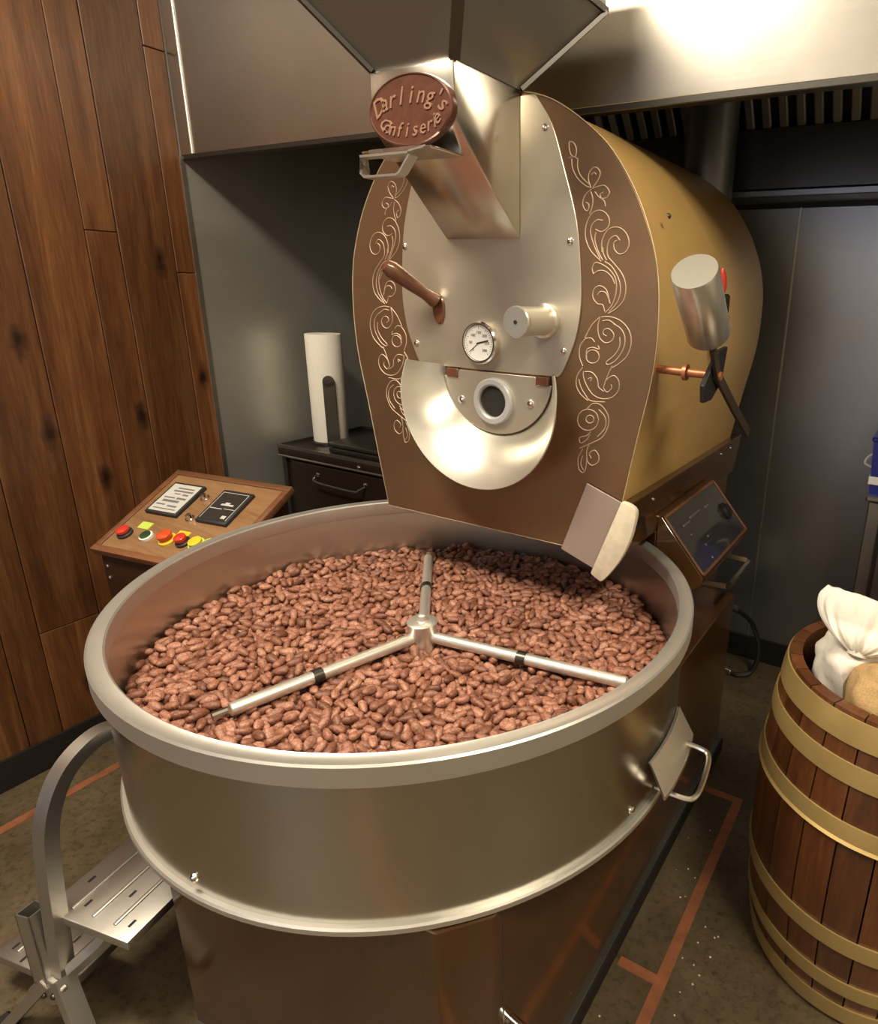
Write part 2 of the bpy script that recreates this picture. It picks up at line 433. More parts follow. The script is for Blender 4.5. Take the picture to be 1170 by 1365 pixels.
struct('baseboard_back', box(B(), (XL, YB - 0.012, 0), (XR, YB, 0.105)), 'black')
wb = struct('wall_back', box(B(), (XL - 0.1, YB + 0.012, 0), (XR, YB + 0.1, ZC)), 'black')
for xa, xb in ((XL, -1.40), (-1.40, -0.52), (-0.52, 0.40), (0.40, 1.32), (1.32, XR)):
    obj('wall_panel', box(B(), (xa + 0.002, YB, 0), (xb - 0.002, YB + 0.012, 1.80), 0.003, 1), 'panel_steel', wb, (xa, YB, 0))
for xj in (-1.40, -0.52, 0.40):
    obj('panel_joint', box(B(), (xj - 0.004, YB - 0.003, 0.105), (xj + 0.004, YB + 0.004, 1.80), 0.001, 1), 'alu', wb)
# a window in the wall behind the photographer (daylight that the steel mirrors)
wn = struct('window_1', box(B(), (-1.7, YF, 1.1), (-0.5, YF + 0.03, 2.1)), 'cart_edge')
wm, wnt, wbs = new_mat('daylight_pane')
wbs.inputs['Base Color'].default_value = (0.05, 0.05, 0.05, 1)
wbs.inputs['Emission Color'].default_value = (0.62, 0.74, 1.0, 1); wbs.inputs['Emission Strength'].default_value = 4.0
for a in (-1.67, -1.09):
    obj('pane', box(B(), (a, YF + 0.03, 1.13), (a + 0.56, YF + 0.036, 2.07)), wm, wn)

# ------------------------------------------------------------------ extraction hood over the machine
HY, HZ = 1.46, 1.885
hood = thing('extraction_hood', 'long stainless steel extraction hood hanging above the roaster', 'hood', (0, HY, HZ))
obj('front_panel', box(B(), (-2.203, HY, HZ), (1.6, HY + 0.018, ZC - 0.02), 0.002, 1), 'hood_steel', hood)
obj('end_panel', box(B(), (XL + 0.004, HY, HZ), (-2.207, HY + 0.018, ZC - 0.02), 0.002, 1), 'hood_steel', hood)
obj('seam_strip', box(B(), (-2.210, HY - 0.005, HZ), (-2.202, HY + 0.01, ZC - 0.02), 0.002, 1), 'rim_steel', hood)
obj('bottom_lip', box(B(), (XL + 0.004, HY + 0.001, HZ - 0.012), (1.6, HY + 0.03, HZ + 0.004), 0.002, 1), 'dark_steel', hood)
obj('top_panel', box(B(), (XL + 0.004, HY + 0.02, 2.52), (1.6, YB - 0.005, 2.54)), 'dark_steel', hood)
obj('grease_trough', box(B(), (XL + 0.004, 2.42, 1.835), (1.6, YB - 0.005, 2.02), 0.004, 1), 'dark_steel', hood)
obj('trough_ledge', box(B(), (XL + 0.004, 2.41, 1.812), (1.6, YB - 0.004, 1.834), 0.003, 1), 'panel_steel', hood)
fz0, fz1, fy0, fy1 = 2.022, 2.50, 2.44, 2.02
fdir = Vector((0, fy1 - fy0, fz1 - fz0)); fL = fdir.length; fdir.normalize(); fnn = Vector((1, 0, 0)).cross(fdir)
obj('filter_backing', frame_box(B(), (0, fy0, fz0), (1, 0, 0), fdir, fnn, (-1.3, 0, -0.05), (0.9, fL, -0.04)), 'black', hood)
for i in range(38):
    x = -1.22 + 0.054 * i
    obj('filter_slat', frame_box(B(), (x, fy0, fz0), (1, 0, 0), fdir, fnn, (-0.014, 0, -0.012), (0.014, fL, 0.012), 0.004, 1), 'galv', hood, (x, fy0, fz0))

duct = thing('exhaust_duct', 'round dark steel exhaust duct rising behind the roaster into the hood', 'duct', (-0.755, 2.255, 0.30))
obj('pipe', lathe(B(), [(0.082, 0.0), (0.082, 1.815)], (-0.755, 2.255, 0.30), (0, 0, 1), 40), 'panel_steel', duct)
obj('collar', lathe(B(), [(0.083, 0), (0.093, 0.004), (0.093, 0.022), (0.083, 0.026)], (-0.755, 2.255, 1.755), (0, 0, 1), 40), 'panel_steel', duct)
obj('base_flange', lathe(B(), [(0.0, 0), (0.12, 0), (0.12, 0.02), (0.084, 0.03), (0.084, 0.05)], (-0.755, 2.255, 0.285), (0, 0, 1), 32), 'dark_steel', duct)
obj('stand', box(B(), (-0.86, 2.15, 0.0), (-0.65, 2.36, 0.285), 0.006, 1), 'dark_steel', duct)

# ------------------------------------------------------------------ the roaster
TX, TY, RIM = -0.903, 0.982, 0.90
PX = -0.903                                            # axis of the arched front
ro = thing('drum_roaster', 'large bronze and gold drum roaster with a round steel cooling tray in front', 'roaster', (TX, TY, 0))

# cooling tray: open steel pan with an inner floor, flat rim band and bottom bead
tray = obj('cooling_tray', lathe(B(), [(0.0, 0.700), (0.566, 0.700), (0.566, 0.892), (0.573, 0.892), (0.573, 0.606), (0.0, 0.600)], (TX, TY, 0), (0, 0, 1), 128), 'tray_steel', ro)
obj('tray_lining', lathe(B(), [(0.563, 0.701), (0.563, 0.864), (0.5655, 0.864)], (TX, TY, 0), (0, 0, 1), 128), 'tray_inside', tray)
obj('rim', lathe(B(), [(0.5615, 0.862), (0.5600, 0.865), (0.5600, 0.897), (0.563, 0.900), (0.566, 0.8985), (0.583, 0.8985), (0.586, 0.900), (0.589, 0.897), (0.589, 0.865), (0.586, 0.862), (0.573, 0.861)], (TX, TY, 0), (0, 0, 1), 128), 'rim_steel', tray)
obj('bottom_bead', lathe(B(), [(0.572, 0.606), (0.580, 0.606), (0.583, 0.603), (0.583, 0.594), (0.580, 0.591), (0.50, 0.591)], (TX, TY, 0), (0, 0, 1), 128), 'rim_steel', tray)
for a in (-85.5, -10.0, -150, 150):
    d = Vector((math.cos(math.radians(a)), math.sin(math.radians(a)), 0))
    obj('bolt', dome(B(), Vector((TX, TY, 0.632)) + d * 0.573, d, 0.008, 0.006), 'chrome', tray)
# discharge door of the tray with its pull
def awn(i, j, off=0.0):
    a = math.radians(-5 + 19 * i); r = 0.5745 + 0.034 * j + off; z = 0.700 - 0.062 * j
    return (TX + r * math.cos(a), TY + r * math.sin(a), z)
b = B(); grid(b, lambda i, j: awn(i, j), 12, 2); grid(b, lambda i, j: awn(i, j, 0.004), 12, 2)
door = obj('tray_door', b, 'rim_steel', ro)
obj('door_lip', tube(B(), [awn(i / 12, 1, 0.002) for i in range(13)], 0.003, 6), 'bright_steel', door)
def pp(a, r, z): a = math.radians(a); return (TX + r * math.cos(a), TY + r * math.sin(a), z)
obj('tray_door_pull', tube(B(), smooth_path([pp(9, 0.585, 0.655), pp(9, 0.630, 0.650), pp(8, 0.650, 0.645), pp(4, 0.653, 0.632), pp(0, 0.650, 0.622), pp(-1, 0.628, 0.618), pp(-1, 0.575, 0.618)], 5), 0.0055, 8), 'bright_steel', door)

# stirrer: hub and three tube arms
hub = obj('stirrer', lathe(B(), [(0.0, 0.690), (0.028, 0.690), (0.027, 0.72), (0.0325, 0.795), (0.034, 0.799), (0.030, 0.802), (0.012, 0.804), (0.010, 0.815), (0.007, 0.818), (0.0, 0.818)], (TX + 0.008, TY, 0), (0, 0, 1), 32), 'arm_steel', ro)
for ang, L in ((-106, 0.405), (8, 0.470), (129, 0.44)):
    d = Vector((math.cos(math.radians(ang)), math.sin(math.radians(ang)), 0)); n_ = Vector((-d.y, d.x, 0))
    c0 = Vector((TX + 0.008, TY, 0.766))
    arm = obj('stirrer_arm', cyl(B(), c0 + d * 0.028, c0 + d * L, 0.0128, 16, 0.0015), 'arm_steel', hub)
    obj('arm_clamp', cyl(B(), c0 + d * 0.232, c0 + d * 0.252, 0.0150, 14), 'dark_steel', hub)
    b = B()
    box(b, (-0.004, -0.003, -0.052), (0.004, 0.003, 0.0)); 
    for v in b.verts: v.co = c0 + d * (0.242 + v.co.x) + n_ * v.co.y + Vector((0, 0, v.co.z))
    obj('arm_pin', b, 'bright_steel', hub)
    b = B(); frame_box(b, c0 + d * 0.05, d, n_, Vector((0, 0, 1)), (0, -0.0015, -0.060), (L - 0.06, 0.0015, -0.018))
    obj('sweep_blade', b, 'dark_steel', hub)
    obj('arm_end_nut', cyl(B(), c0 + d * (L + 0.004), c0 + d * (L + 0.030), 0.008, 10), 'bright_steel', hub)

# arched front plate
prof = [(0.0, 1.876), (0.075, 1.872), (0.143, 1.857), (0.201, 1.828), (0.259, 1.787), (0.298, 1.750), (0.335, 1.700), (0.366, 1.645), (0.393, 1.575), (0.406, 1.510), (0.410, 1.44), (0.408, 1.373), (0.400, 1.310), (0.385, 1.235), (0.372, 1.165), (0.356, 1.075), (0.330, 0.935)]
half = [Vector((h, 0, z)) for h, z in prof]
full = smooth_path(half[:-1], 3) + [half[-1]]
def outline(inset=0.0, zmin=None):
    pts = [(max(0.0, p.x - inset * min(1, p.x / 0.1)), p.z - inset * max(0, min(1, (p.z - 1.5) / 0.35))) for p in full]
    if zmin is not None:
        q = [p for p in pts if p[1] > zmin]
        a, b = q[-1], [p for p in pts if p[1] <= zmin][0]
        t = (a[1] - zmin) / (a[1] - b[1]); q.append((a[0] + (b[0] - a[0]) * t, zmin)); pts = q
    return [(x, z) for x, z in pts] + [(-x, z) for x, z in pts[::-1] if x > 1e-6]
FY = 1.245
plate = obj('front_plate', prism(B(), [(PX + x, FY, z) for x, z in outline()], (0, 0.008, 0), 0.0015, 1), 'bronze', ro)
edge = [(PX + x, FY + 0.001, z) for x, z in outline(-0.001)]
obj('plate_edging', tube(B(), edge, 0.0014, 6, closed=True), 'gold_edge', plate)
obj('gasket_band', prism(B(), [(PX + x, FY + 0.008, z) for x, z in outline(0.010)], (0, 0.014, 0)), 'gasket', ro)
# engraved scrollwork on the right and its mirror on the left
SCROLL = [[(2023,3742),(2126,3712),(2188,3594),(2164,3470),(2075,3510),(2027,3628),(2023,3742)],[(2017,3456),(2134,3472),(2238,3419)],[(2091,3440),(2111,3277),(2235,3084),(2415,2947),(2533,2907)],[(2224,3420),(2229,3270),(2322,3103),(2516,2955)],[(2533,2907),(2468,3073),(2506,3209),(2618,3260),(2720,3175),(2684,3039),(2575,2917)],[(2537,3138),(2593,3170),(2637,3133)],[(2562,2894),(2704,2923),(2831,2929),(2935,2821),(2883,2719),(2770,2712),(2739,2783),(2808,2815)],[(2622,2834),(2712,2737),(2830,2663),(2862,2568)],[(2548,2883),(2421,2795),(2362,2656),(2402,2536),(2477,2498),(2502,2604),(2427,2654)],[(2536,2837),(2585,2695),(2563,2531),(2523,2437)],[(2666,2159),(2799,2109),(2938,2190),(2959,2331),(2868,2451),(2723,2498),(2567,2436),(2457,2247),(2452,2005),(2581,1759),(2824,1563)],[(2818,2311),(2702,2325),(2590,2244),(2560,2100),(2650,1857),(2793,1612)],[(2683,2111),(2659,1978),(2727,1783),(2852,1587)],[(3206,1948),(3117,2032),(2992,1974),(2942,1831),(2965,1661),(3116,1515),(3298,1321),(3382,1102),(3353,853),(3190,672),(3019,577)],[(2831,1734),(2821,1952),(2941,2142),(3136,2186),(3309,2101),(3403,1922),(3357,1756),(3220,1697),(3102,1781),(3081,1902),(3149,1949)],[(2897,1563),(3061,1466),(3217,1247),(3272,1026),(3212,799),(3047,616)],[(2841,1831),(2861,1710),(2939,1588)],[(2658,1326),(2624,1438),(2693,1538),(2856,1502),(3036,1392),(3160,1221),(3174,973),(3099,745),(2959,588)],[(2658,1326),(2774,1390),(2921,1379),(3071,1269),(3136,1147)],[(2765,926),(2822,990),(2940,980),(3019,869),(3054,769)],[(3038,794),(2968,1019),(2816,1103),(2686,1038),(2662,885),(2773,760),(2893,739),(2943,613)],[(2870,502),(3077,515),(3315,444),(3498,274),(3564,47),(3498,-217),(3332,-386),(3174,-491)],[(2840,488),(2803,318),(2843,110),(2984,0),(3131,48),(3168,180),(3059,278),(2956,260),(2930,180),(3007,132)],[(3142,385),(3323,291),(3421,116),(3390,-119),(3240,-340),(3080,-431),(3032,-381),(3205,-236),(3313,-46),(3303,135)],[(2903,426),(3051,445),(3202,362)],[(2840,501),(2666,337),(2551,147),(2523,66),(2662,74),(2741,-1)],[(2524,53),(2405,-101),(2397,-318),(2483,-503)],[(2861,-286),(2844,-354),(2790,-408),(2714,-431),(2636,-419),(2577,-373),(2554,-307),(2572,-239),(2626,-186),(2702,-163),(2780,-176),(2838,-221),(2861,-286)],[(2570,-333),(2564,-172),(2700,-110),(2854,-140),(2820,-63)],[(3172,-451),(3090,-618),(3009,-842),(2998,-925),(3078,-1000),(3180,-908),(3161,-829)],[(3022,-786),(3109,-698),(3227,-647),(3338,-759),(3333,-949),(3190,-1099),(2978,-1148),(2757,-1086),(2593,-907),(2507,-720),(2503,-611)],[(2534,-622),(2706,-622),(2836,-748),(2874,-909),(3001,-993)],[(2484,-530),(2364,-705),(2338,-901),(2441,-1088),(2637,-1223)],[(2398,-785),(2452,-947),(2569,-1104),(2700,-1217),(3043,-1210)],[(2619,-766),(2695,-732),(2683,-802)],[(2795,-1602),(2785,-1646),(2751,-1681),(2704,-1698),(2656,-1692),(2620,-1665),(2605,-1624),(2616,-1580),(2650,-1545),(2697,-1528),(2745,-1534),(2781,-1561),(2795,-1602)],[(2906,-1604),(2877,-1721),(2789,-1815),(2663,-1861),(2533,-1846),(2436,-1773),(2397,-1662),(2428,-1544),(2519,-1450),(2645,-1406),(2772,-1423),(2867,-1495),(2906,-1604)],[(2613,-1409),(2765,-1267),(2954,-1289),(3117,-1467),(3144,-1689),(3017,-1961),(2770,-2123),(2468,-2281)],[(2896,-1379),(3058,-1530),(3069,-1755),(2891,-1977)],[(2728,-1882),(2636,-1981),(2460,-2047),(2496,-2160),(2639,-2068),(2714,-1942)],[(2707,-2146),(2649,-2330),(2674,-2534),(2791,-2620),(2932,-2525),(2941,-2377),(2841,-2274),(2716,-2365),(2768,-2461)],[(2550,-2285),(2443,-2508),(2468,-2744),(2587,-2817),(2646,-2657),(2653,-2418)],[(2556,-2432),(2513,-2617),(2584,-2757)]]
for s in (1, -1):
    b = B()
    for st in SCROLL:
        pts = smooth_path([(PX + s * x * 1e-4, FY - 0.0004, 1.4 + z * 1e-4) for x, z in st], 4)
        tube(b, pts, 0.00125, 4)
    o = obj('scrollwork', b, 'scroll', plate); o['label'] = 'pale engraved scrollwork'

# gold shell of the drum housing
zs_ = 1.06
shell_p = [(PX + x, z) for x, z in outline(0.006, zs_)]
nS = len(shell_p); BK = 2.13
b = B(); rings = []
for y, ins in ((FY + 0.022, 0.006), (FY + 0.3, 0.004), (BK - 0.03, 0.004), (BK - 0.012, 0.008), (BK - 0.003, 0.016), (BK, 0.030)):
    rings.append([b.verts.new((PX + x, y, z)) for x, z in outline(ins, zs_)])
for A, Z in zip(rings, rings[1:]):
    for i in range(nS): b.faces.new((A[i], A[(i + 1) % nS], Z[(i + 1) % nS], Z[i]))
b.faces.new(rings[0]); b.faces.new(rings[-1][::-1])
shell = obj('drum_shell', b, 'gold', ro)
obj('shell_screw', dome(B(), (PX + 0.384, 1.33, 1.645), (0.9, 0, 0.4), 0.006, 0.005), 'dark_steel', shell)
# brown lower body (carried above the tray rim) and the base under it
lower = obj('lower_body', prism(B(), [(-1.262, FY + 0.024, 0.930), (-0.549, FY + 0.024, 0.930), (-0.533, FY + 0.024, 1.060), (-1.272, FY + 0.024, 1.060)], (0, 0.895, 0), 0.002, 1), 'brown', ro)
for y, z in ((1.40, 1.035), (1.95, 1.035), (2.05, 1.035)):
    obj('screw', dome(B(), (-0.536, y, z), (1, 0, 0), 0.005, 0.004), 'bright_steel', lower)
def foot(off=0.0, yb=1.94): return [(-1.10, 0.480 - off), (-0.505, 0.550 - off), (-0.446 + off, 0.618 - off * 0.5), (-0.446 + off, yb), (-1.10, yb)]
base = obj('base_cabinet', prism(B(), [(x, y, 0.052) for x, y in foot()], (0, 0, 0.537), 0.0025, 1), 'brown', ro)
obj('plinth', prism(B(), [(x, y, 0.0) for x, y in foot(0.020)], (0, 0, 0.043)), 'black', base)
obj('base_trim', prism(B(), [(x, y, 0.043) for x, y in foot(0.015)], (0, 0, 0.009), 0.001, 1), 'cart_edge', base)
for y in (0.640, 1.325):
    obj('panel_joint', box(B(), (-0.4465, y - 0.0012, 0.06), (-0.4450, y + 0.0012, 0.58)), 'cart_edge', base)
arc = [(TX + 0.600 * math.cos(math.radians(a)), TY + 0.600 * math.sin(math.radians(a))) for a in np.linspace(53.8, 125, 20)]
ped = obj('side_pedestal', prism(B(), [(x, y, 0.589) for x, y in [*arc, (-1.247, 2.10), (-0.549, 2.10)]], (0, 0, 0.342), 0.002, 1), 'brown', ro)
obj('rear_base', box(B(), (-1.20, 1.94, 0.0), (-0.549, 2.10, 0.589), 0.003, 1), 'brown', ro)
for p in ((-0.549, 1.52, 0.80), (-0.549, 1.55, 0.70)): obj('screw', dome(B(), p, (1, 0, 0), 0.005, 0.004), 'bright_steel', ped)
obj('side_pull', tube(B(), [(-0.549, 1.745, 0.695), (-0.428, 1.750, 0.698), (-0.420, 1.757, 0.698), (-0.420, 1.975, 0.694), (-0.428, 1.982, 0.694), (-0.549, 1.987, 0.694)], 0.007, 8, section=rect(0.010, 0.016)), 'bright_steel', ped)
# drain tap at the foot of the base
tap = obj('drain_tap', cyl(B(), (-0.447, 0.660, 0.310), (-0.415, 0.655, 0.310), 0.012, 12, 0.002), 'chrome', base)
obj('tap_lever', box(B(), (-0.430, 0.647, 0.250), (-0.420, 0.667, 0.308), 0.003, 1), 'chrome', tap)
# control box with a sloping glass face on the right flank
b = B()
prism(b, [(-0.546, 1.466, 0.972), (-0.535, 1.466, 0.970), (-0.418, 1.466, 0.834), (-0.420, 1.466, 0.812), (-0.549, 1.466, 0.700)], (0, 0.406, 0), 0.002, 1)
cbx = obj('control_box', b, 'brown', ro)
P1 = Vector((-0.418, 1.466, 0.834)); U1 = Vector((0, 1, 0)); T1 = (Vector((-0.535, 1.466, 0.970)) - P1); LT = T1.length; T1.normalize(); N1 = U1.cross(T1)
for lo, hi in (((0, 0, 0), (0.406, 0.008, 0.006)), ((0, LT - 0.008, 0), (0.406, LT, 0.006)), ((0, 0, 0), (0.008, LT, 0.006)), ((0.398, 0, 0), (0.406, LT, 0.006))):
    obj('face_frame', frame_box(B(), P1 + N1 * 0.001, U1, T1, N1, lo, hi, 0.0015, 1), 'walnut', cbx)
obj('face_glass', frame_box(B(), P1 + N1 * 0.001, U1, T1, N1, (0.008, 0.008, 0), (0.398, LT - 0.008, 0.003)), 'glass_dark', cbx)
k0 = P1 + U1 * 0.345 + T1 * 0.085 + N1 * 0.004
obj('control_knob', lathe(B(), [(0.026, 0), (0.026, 0.006), (0.020, 0.008), (0.018, 0.014), (0.0, 0.015)], k0, N1, 20), 'black', cbx)
for a, t, l in ((0.06, 0.130, 0.05), (0.12, 0.136, 0.08), (0.07, 0.100, 0.008), (0.11, 0.055, 0.06), (0.15, 0.068, 0.03), (0.10, 0.020, 0.008), (0.24, 0.132, 0.03)):  # chrome bars stand in for white highlight dashes on the parts inside
    obj('highlight_bar', frame_box(B(), P1 + N1 * 0.004, U1, T1, N1, (a, t - 0.004, 0), (a + l, t + 0.003, 0.003), 0.001, 1), 'chrome', cbx)

# central steel face plate with its rivets
sp = [(0.125, 1.862), (0.165, 1.807), (0.196, 1.724), (0.226, 1.630), (0.238, 1.540), (0.241, 1.470), (0.232, 1.410), (0.217, 1.368), (0.200, 1.332), (0.190, 1.322)]
sr = smooth_path([(a, 0, z) for a, z in sp], 4); sl = [Vector((-p.x, 0, p.z)) for p in sr[::-1]]
pl2 = [(PX + p.x, FY - 0.0045, p.z) for p in sr + sl]
face = obj('steel_face_plate', prism(B(), pl2, (0, 0.0045, 0), 0.0008, 1), 'face_steel', ro)
for p in ((-1.129, 1.588), (-1.106, 1.371), (-0.690, 1.594), (-0.700, 1.377), (-0.752, 1.802), (-1.054, 1.802)):
    obj('rivet', dome(B(), (p[0], FY - 0.0045, p[1]), (0, -1, 0), 0.0075, 0.005), 'chrome', face)

# inlet box, badge and hopper
SP = [(1.03, 1.871), (1.03, 1.780), (FY - 0.005, 1.600), (FY - 0.005, 1.871)]
XA, XB = -1.005, -0.810
inlet = obj('inlet_box', prism(B(), [(XA, y, z) for y, z in SP], (XB - XA, 0, 0), 0.004, 2), 'mirror_steel', ro)
bc = Vector((-0.900, 1.03, 1.798))
b = lathe(B(), [(0.0, 0.013), (0.93, 0.013), (0.95, 0.015), (0.985, 0.013), (1.0, 0.009), (1.0, 0.0)], (0, 0, 0), (0, 0, 1), 64)
for v in b.verts: v.co = Vector((v.co.x * 0.098, -v.co.z, v.co.y * 0.058)) + bc
badge = obj('name_badge', b, 'badge', ro)
badge['label'] = 'oval red-brown name badge with embossed lettering'
def arc_text(parent, txt, cx, cz, y, rx, rz, a0, a1, size, flip, mat):
    b = B()
    for i, ch in enumerate(txt):
        t = i / max(1, len(txt) - 1); a = math.radians(a0 + (a1 - a0) * t)
        cu = bpy.data.curves.new('t', 'FONT'); cu.body = ch; cu.size = size; cu.align_x = 'CENTER'; cu.shear = 0.3; cu.extrude = 0.0014; cu.resolution_u = 2; cu.offset = 0.0001
        to = bpy.data.objects.new('t', cu); C.objects.link(to)
        bpy.context.view_layer.update()
        me = bpy.data.meshes.new_from_object(to.evaluated_get(bpy.context.evaluated_depsgraph_get()))
        bpy.data.objects.remove(to); bpy.data.curves.remove(cu)
        px, pz = cx + rx * math.cos(a), cz + rz * math.sin(a)
        tilt = math.atan2(rz * math.cos(a), -rx * math.sin(a)) if not flip else math.atan2(rz * math.cos(a), -rx * math.sin(a))
        tilt = math.atan(-(rz * math.cos(a)) / (rx * math.sin(a) + 1e-9)) * 0.8
        cs, sn = math.cos(tilt), math.sin(tilt)
        for v in me.vertices:
            x, yy, zz = v.co
            v.co = (px + x * cs - yy * sn, y - zz, pz + x * sn + yy * cs)
        b.from_mesh(me); bpy.data.meshes.remove(me)
    return obj('lettering', b, mat, parent)
arc_text(badge, "Darling's", bc.x, bc.z - 0.010, bc.y - 0.0135, 0.071, 0.020, 160, 14, 0.040, False, 'badge_text')
arc_text(badge, 'Confiserie', bc.x, bc.z - 0.020, bc.y - 0.0135, 0.070, 0.022, 199, 343, 0.033, True, 'badge_text')

HB = 1.872; x0, x1, y0, y1 = XA + 0.004, XB - 0.002, 1.036, FY - 0.002
d1, h1 = 0.120, 0.148
def lvl(d, h): return [Vector((x0 - d, y0 - d, HB + h)), Vector((x1 + d, y0 - d, HB + h)), Vector((x1 + d, y1 + d, HB + h)), Vector((x0 - d, y1 + d, HB + h))]
A, Z = lvl(0, 0), lvl(d1, h1)
b = B()
va = [b.verts.new(p) for p in A]; vz = [b.verts.new(p) for p in Z]; vt = [b.verts.new(p + Vector((0, 0, 0.10))) for p in Z]
for i in range(4):
    j = (i + 1) % 4
    b.faces.new((va[i], va[j], vz[j], vz[i])); b.faces.new((vz[i], vz[j], vt[j], vt[i]))
b.faces.new(va)
hop = obj('hopper', b, 'galv', ro)
for i in range(4):
    obj('corner_flange', tube(B(), [A[i] * 1.0, Z[i] * 1.0], 0.006, 4, section=rect(0.020, 0.008)), 'dark_steel', hop)
    j = (i + 1) % 4
obj('rim_flange', tube(B(), [p + Vector((0, 0, 0.004)) for p in Z], 0.006, 4, closed=True, section=rect(0.012, 0.012), up=(0, 0, 1)), 'dark_steel', hop)
# slide gate under the inlet box
b = B(); box(b, (-1.000, 0.995, 1.730), (-0.835, 1.085, 1.7345), 0.001, 1)
gate = obj('slide_gate', b, 'bright_steel', ro)
zz = 1.708
obj('gate_pull', tube(B(), [(-0.985, 0.985, zz + 0.014), (-0.870, 0.985, zz + 0.014), (-0.868, 0.985, zz + 0.010), (-0.892, 0.985, zz - 0.016), (-0.900, 0.985, zz - 0.020), (-0.978, 0.985, zz - 0.020), (-0.985, 0.985, zz - 0.014)], 0.003, 4, closed=True, section=rect(0.004, 0.022), up=(0, 0, 1)), 'alu', gate)
b = B(); prism(b, [(-0.960, 0.975, 1.7225), (-0.870, 0.975, 1.7225), (-0.850, 0.998, 1.7335), (-0.985, 0.998, 1.7335)], (0, 0, 0.003)); obj('gate_tab', b, 'bright_steel', gate)

# trier handle: wood on a ferrule
hb = Vector((-1.030, FY - 0.005, 1.462)); tip = Vector((-1.092, 1.13, 1.545)); dr = (tip - hb).normalized(); LH = (tip - hb).length
lev = obj('trier_handle', lathe(B(), [(0.0, 0.0), (0.012, 0.012), (0.013, 0.03), (0.0155, 0.07), (0.0185, LH * 0.72), (0.0185, LH * 0.88), (0.014, LH * 0.97), (0.0, LH)], hb, dr, 20), 'handle_wood', ro)
obj('ferrule', lathe(B(), [(0.017, 0.0), (0.017, 0.006), (0.0145, 0.02), (0.0135, 0.034), (0.0, 0.034)], hb + dr * 0.012, dr, 20), 'handle_wood', lev)
b = lathe(B(), [(0.0, 0.006), (0.9, 0.006), (1.0, 0.003), (1.0, 0)], (0, 0, 0), (0, 0, 1), 28)
for v in b.verts: v.co = Vector((v.co.x * 0.017, -v.co.z, v.co.y * 0.034)) + Vector((-1.032, FY - 0.0045, 1.452))
obj('escutcheon', b, 'handle_wood', lev)
# steel knob
kb = Vector((-0.745, FY - 0.0045, 1.438))
knob = obj('sight_tube_knob', lathe(B(), [(0.036, 0), (0.036, 0.012), (0.031, 0.016), (0.029, 0.026), (0.029, 0.030), (0.030, 0.098), (0.031, 0.102), (0.031, 0.113), (0.029, 0.116), (0.0, 0.116)], kb, (0, -1, 0), 40), 'scoop_steel', ro)
obj('knob_screw', cyl(B(), kb + Vector((0, -0.1155, 0)), kb + Vector((0, -0.1175, 0)), 0.004, 10), 'black', knob)
# thermometer
tc = Vector((-0.909, FY - 0.0045, 1.383)); tr = 0.0475
th = obj('thermometer', lathe(B(), [(tr, 0), (tr, 0.016), (tr - 0.003, 0.020), (tr - 0.007, 0.020), (tr - 0.008, 0.015), (0, 0.015)], tc, (0, -1, 0), 48), 'chrome', ro)
obj('dial', lathe(B(), [(0, 0.0165), (tr - 0.0085, 0.0165)], tc, (0, -1, 0), 40), 'white_face', th)
b = B()
for i in range(33):
    a = math.radians(225 - i * 270 / 32); l = 0.006 if i % 4 == 0 else 0.003
    e1 = Vector((math.cos(a), 0, math.sin(a))); e2 = Vector((0, -1, 0)); e3 = e1.cross(e2)
    frame_box(b, tc + Vector((0, -0.0166, 0)), e1, e3, e2, (tr - 0.011 - l, -0.0004, 0), (tr - 0.011, 0.0004, 0.0003))
obj('tick_marks', b, 'ink', th)
b = B(); e1 = Vector((math.cos(math.radians(14)), 0, math.sin(math.radians(14)))); e2 = Vector((0, -1, 0)); e3 = e1.cross(e2)
frame_box(b, tc + Vector((0, -0.0172, 0)), e1, e3, e2, (-0.006, -0.0016, 0), (0.027, 0.0016, 0.0006))
e1 = Vector((math.cos(math.radians(218)), 0, math.sin(math.radians(218)))); e3 = e1.cross(e2)
frame_box(b, tc + Vector((0, -0.0171, 0)), e1, e3, e2, (0.004, -0.0006, 0), (0.032, 0.0006, 0.0005))
obj('needle', b, 'ink', th)
def digits(parent, items, y, size, mat):
    b = B()
    for s, x, z in items:
        cu = bpy.data.curves.new('t', 'FONT'); cu.body = s; cu.size = size; cu.align_x = 'CENTER'; cu.align_y = 'CENTER'; cu.extrude = 0.0002; cu.resolution_u = 2
        to = bpy.data.objects.new('t', cu); C.objects.link(to); bpy.context.view_layer.update()
        me = bpy.data.meshes.new_from_object(to.evaluated_get(bpy.context.evaluated_depsgraph_get()))
        bpy.data.objects.remove(to); bpy.data.curves.remove(cu)
        for v in me.vertices: v.co = (x + v.co.x, y - v.co.z, z + v.co.y)
        b.from_mesh(me); bpy.data.meshes.remove(me)
    return obj('dial_numbers', b, mat, parent)
digits(th, [(str(i * 50), tc.x + 0.0225 * math.cos(math.radians(225 - i * 270 / 6)), tc.z + 0.0225 * math.sin(math.radians(225 - i * 270 / 6))) for i in range(7)], tc.y - 0.0168, 0.009, 'ink')

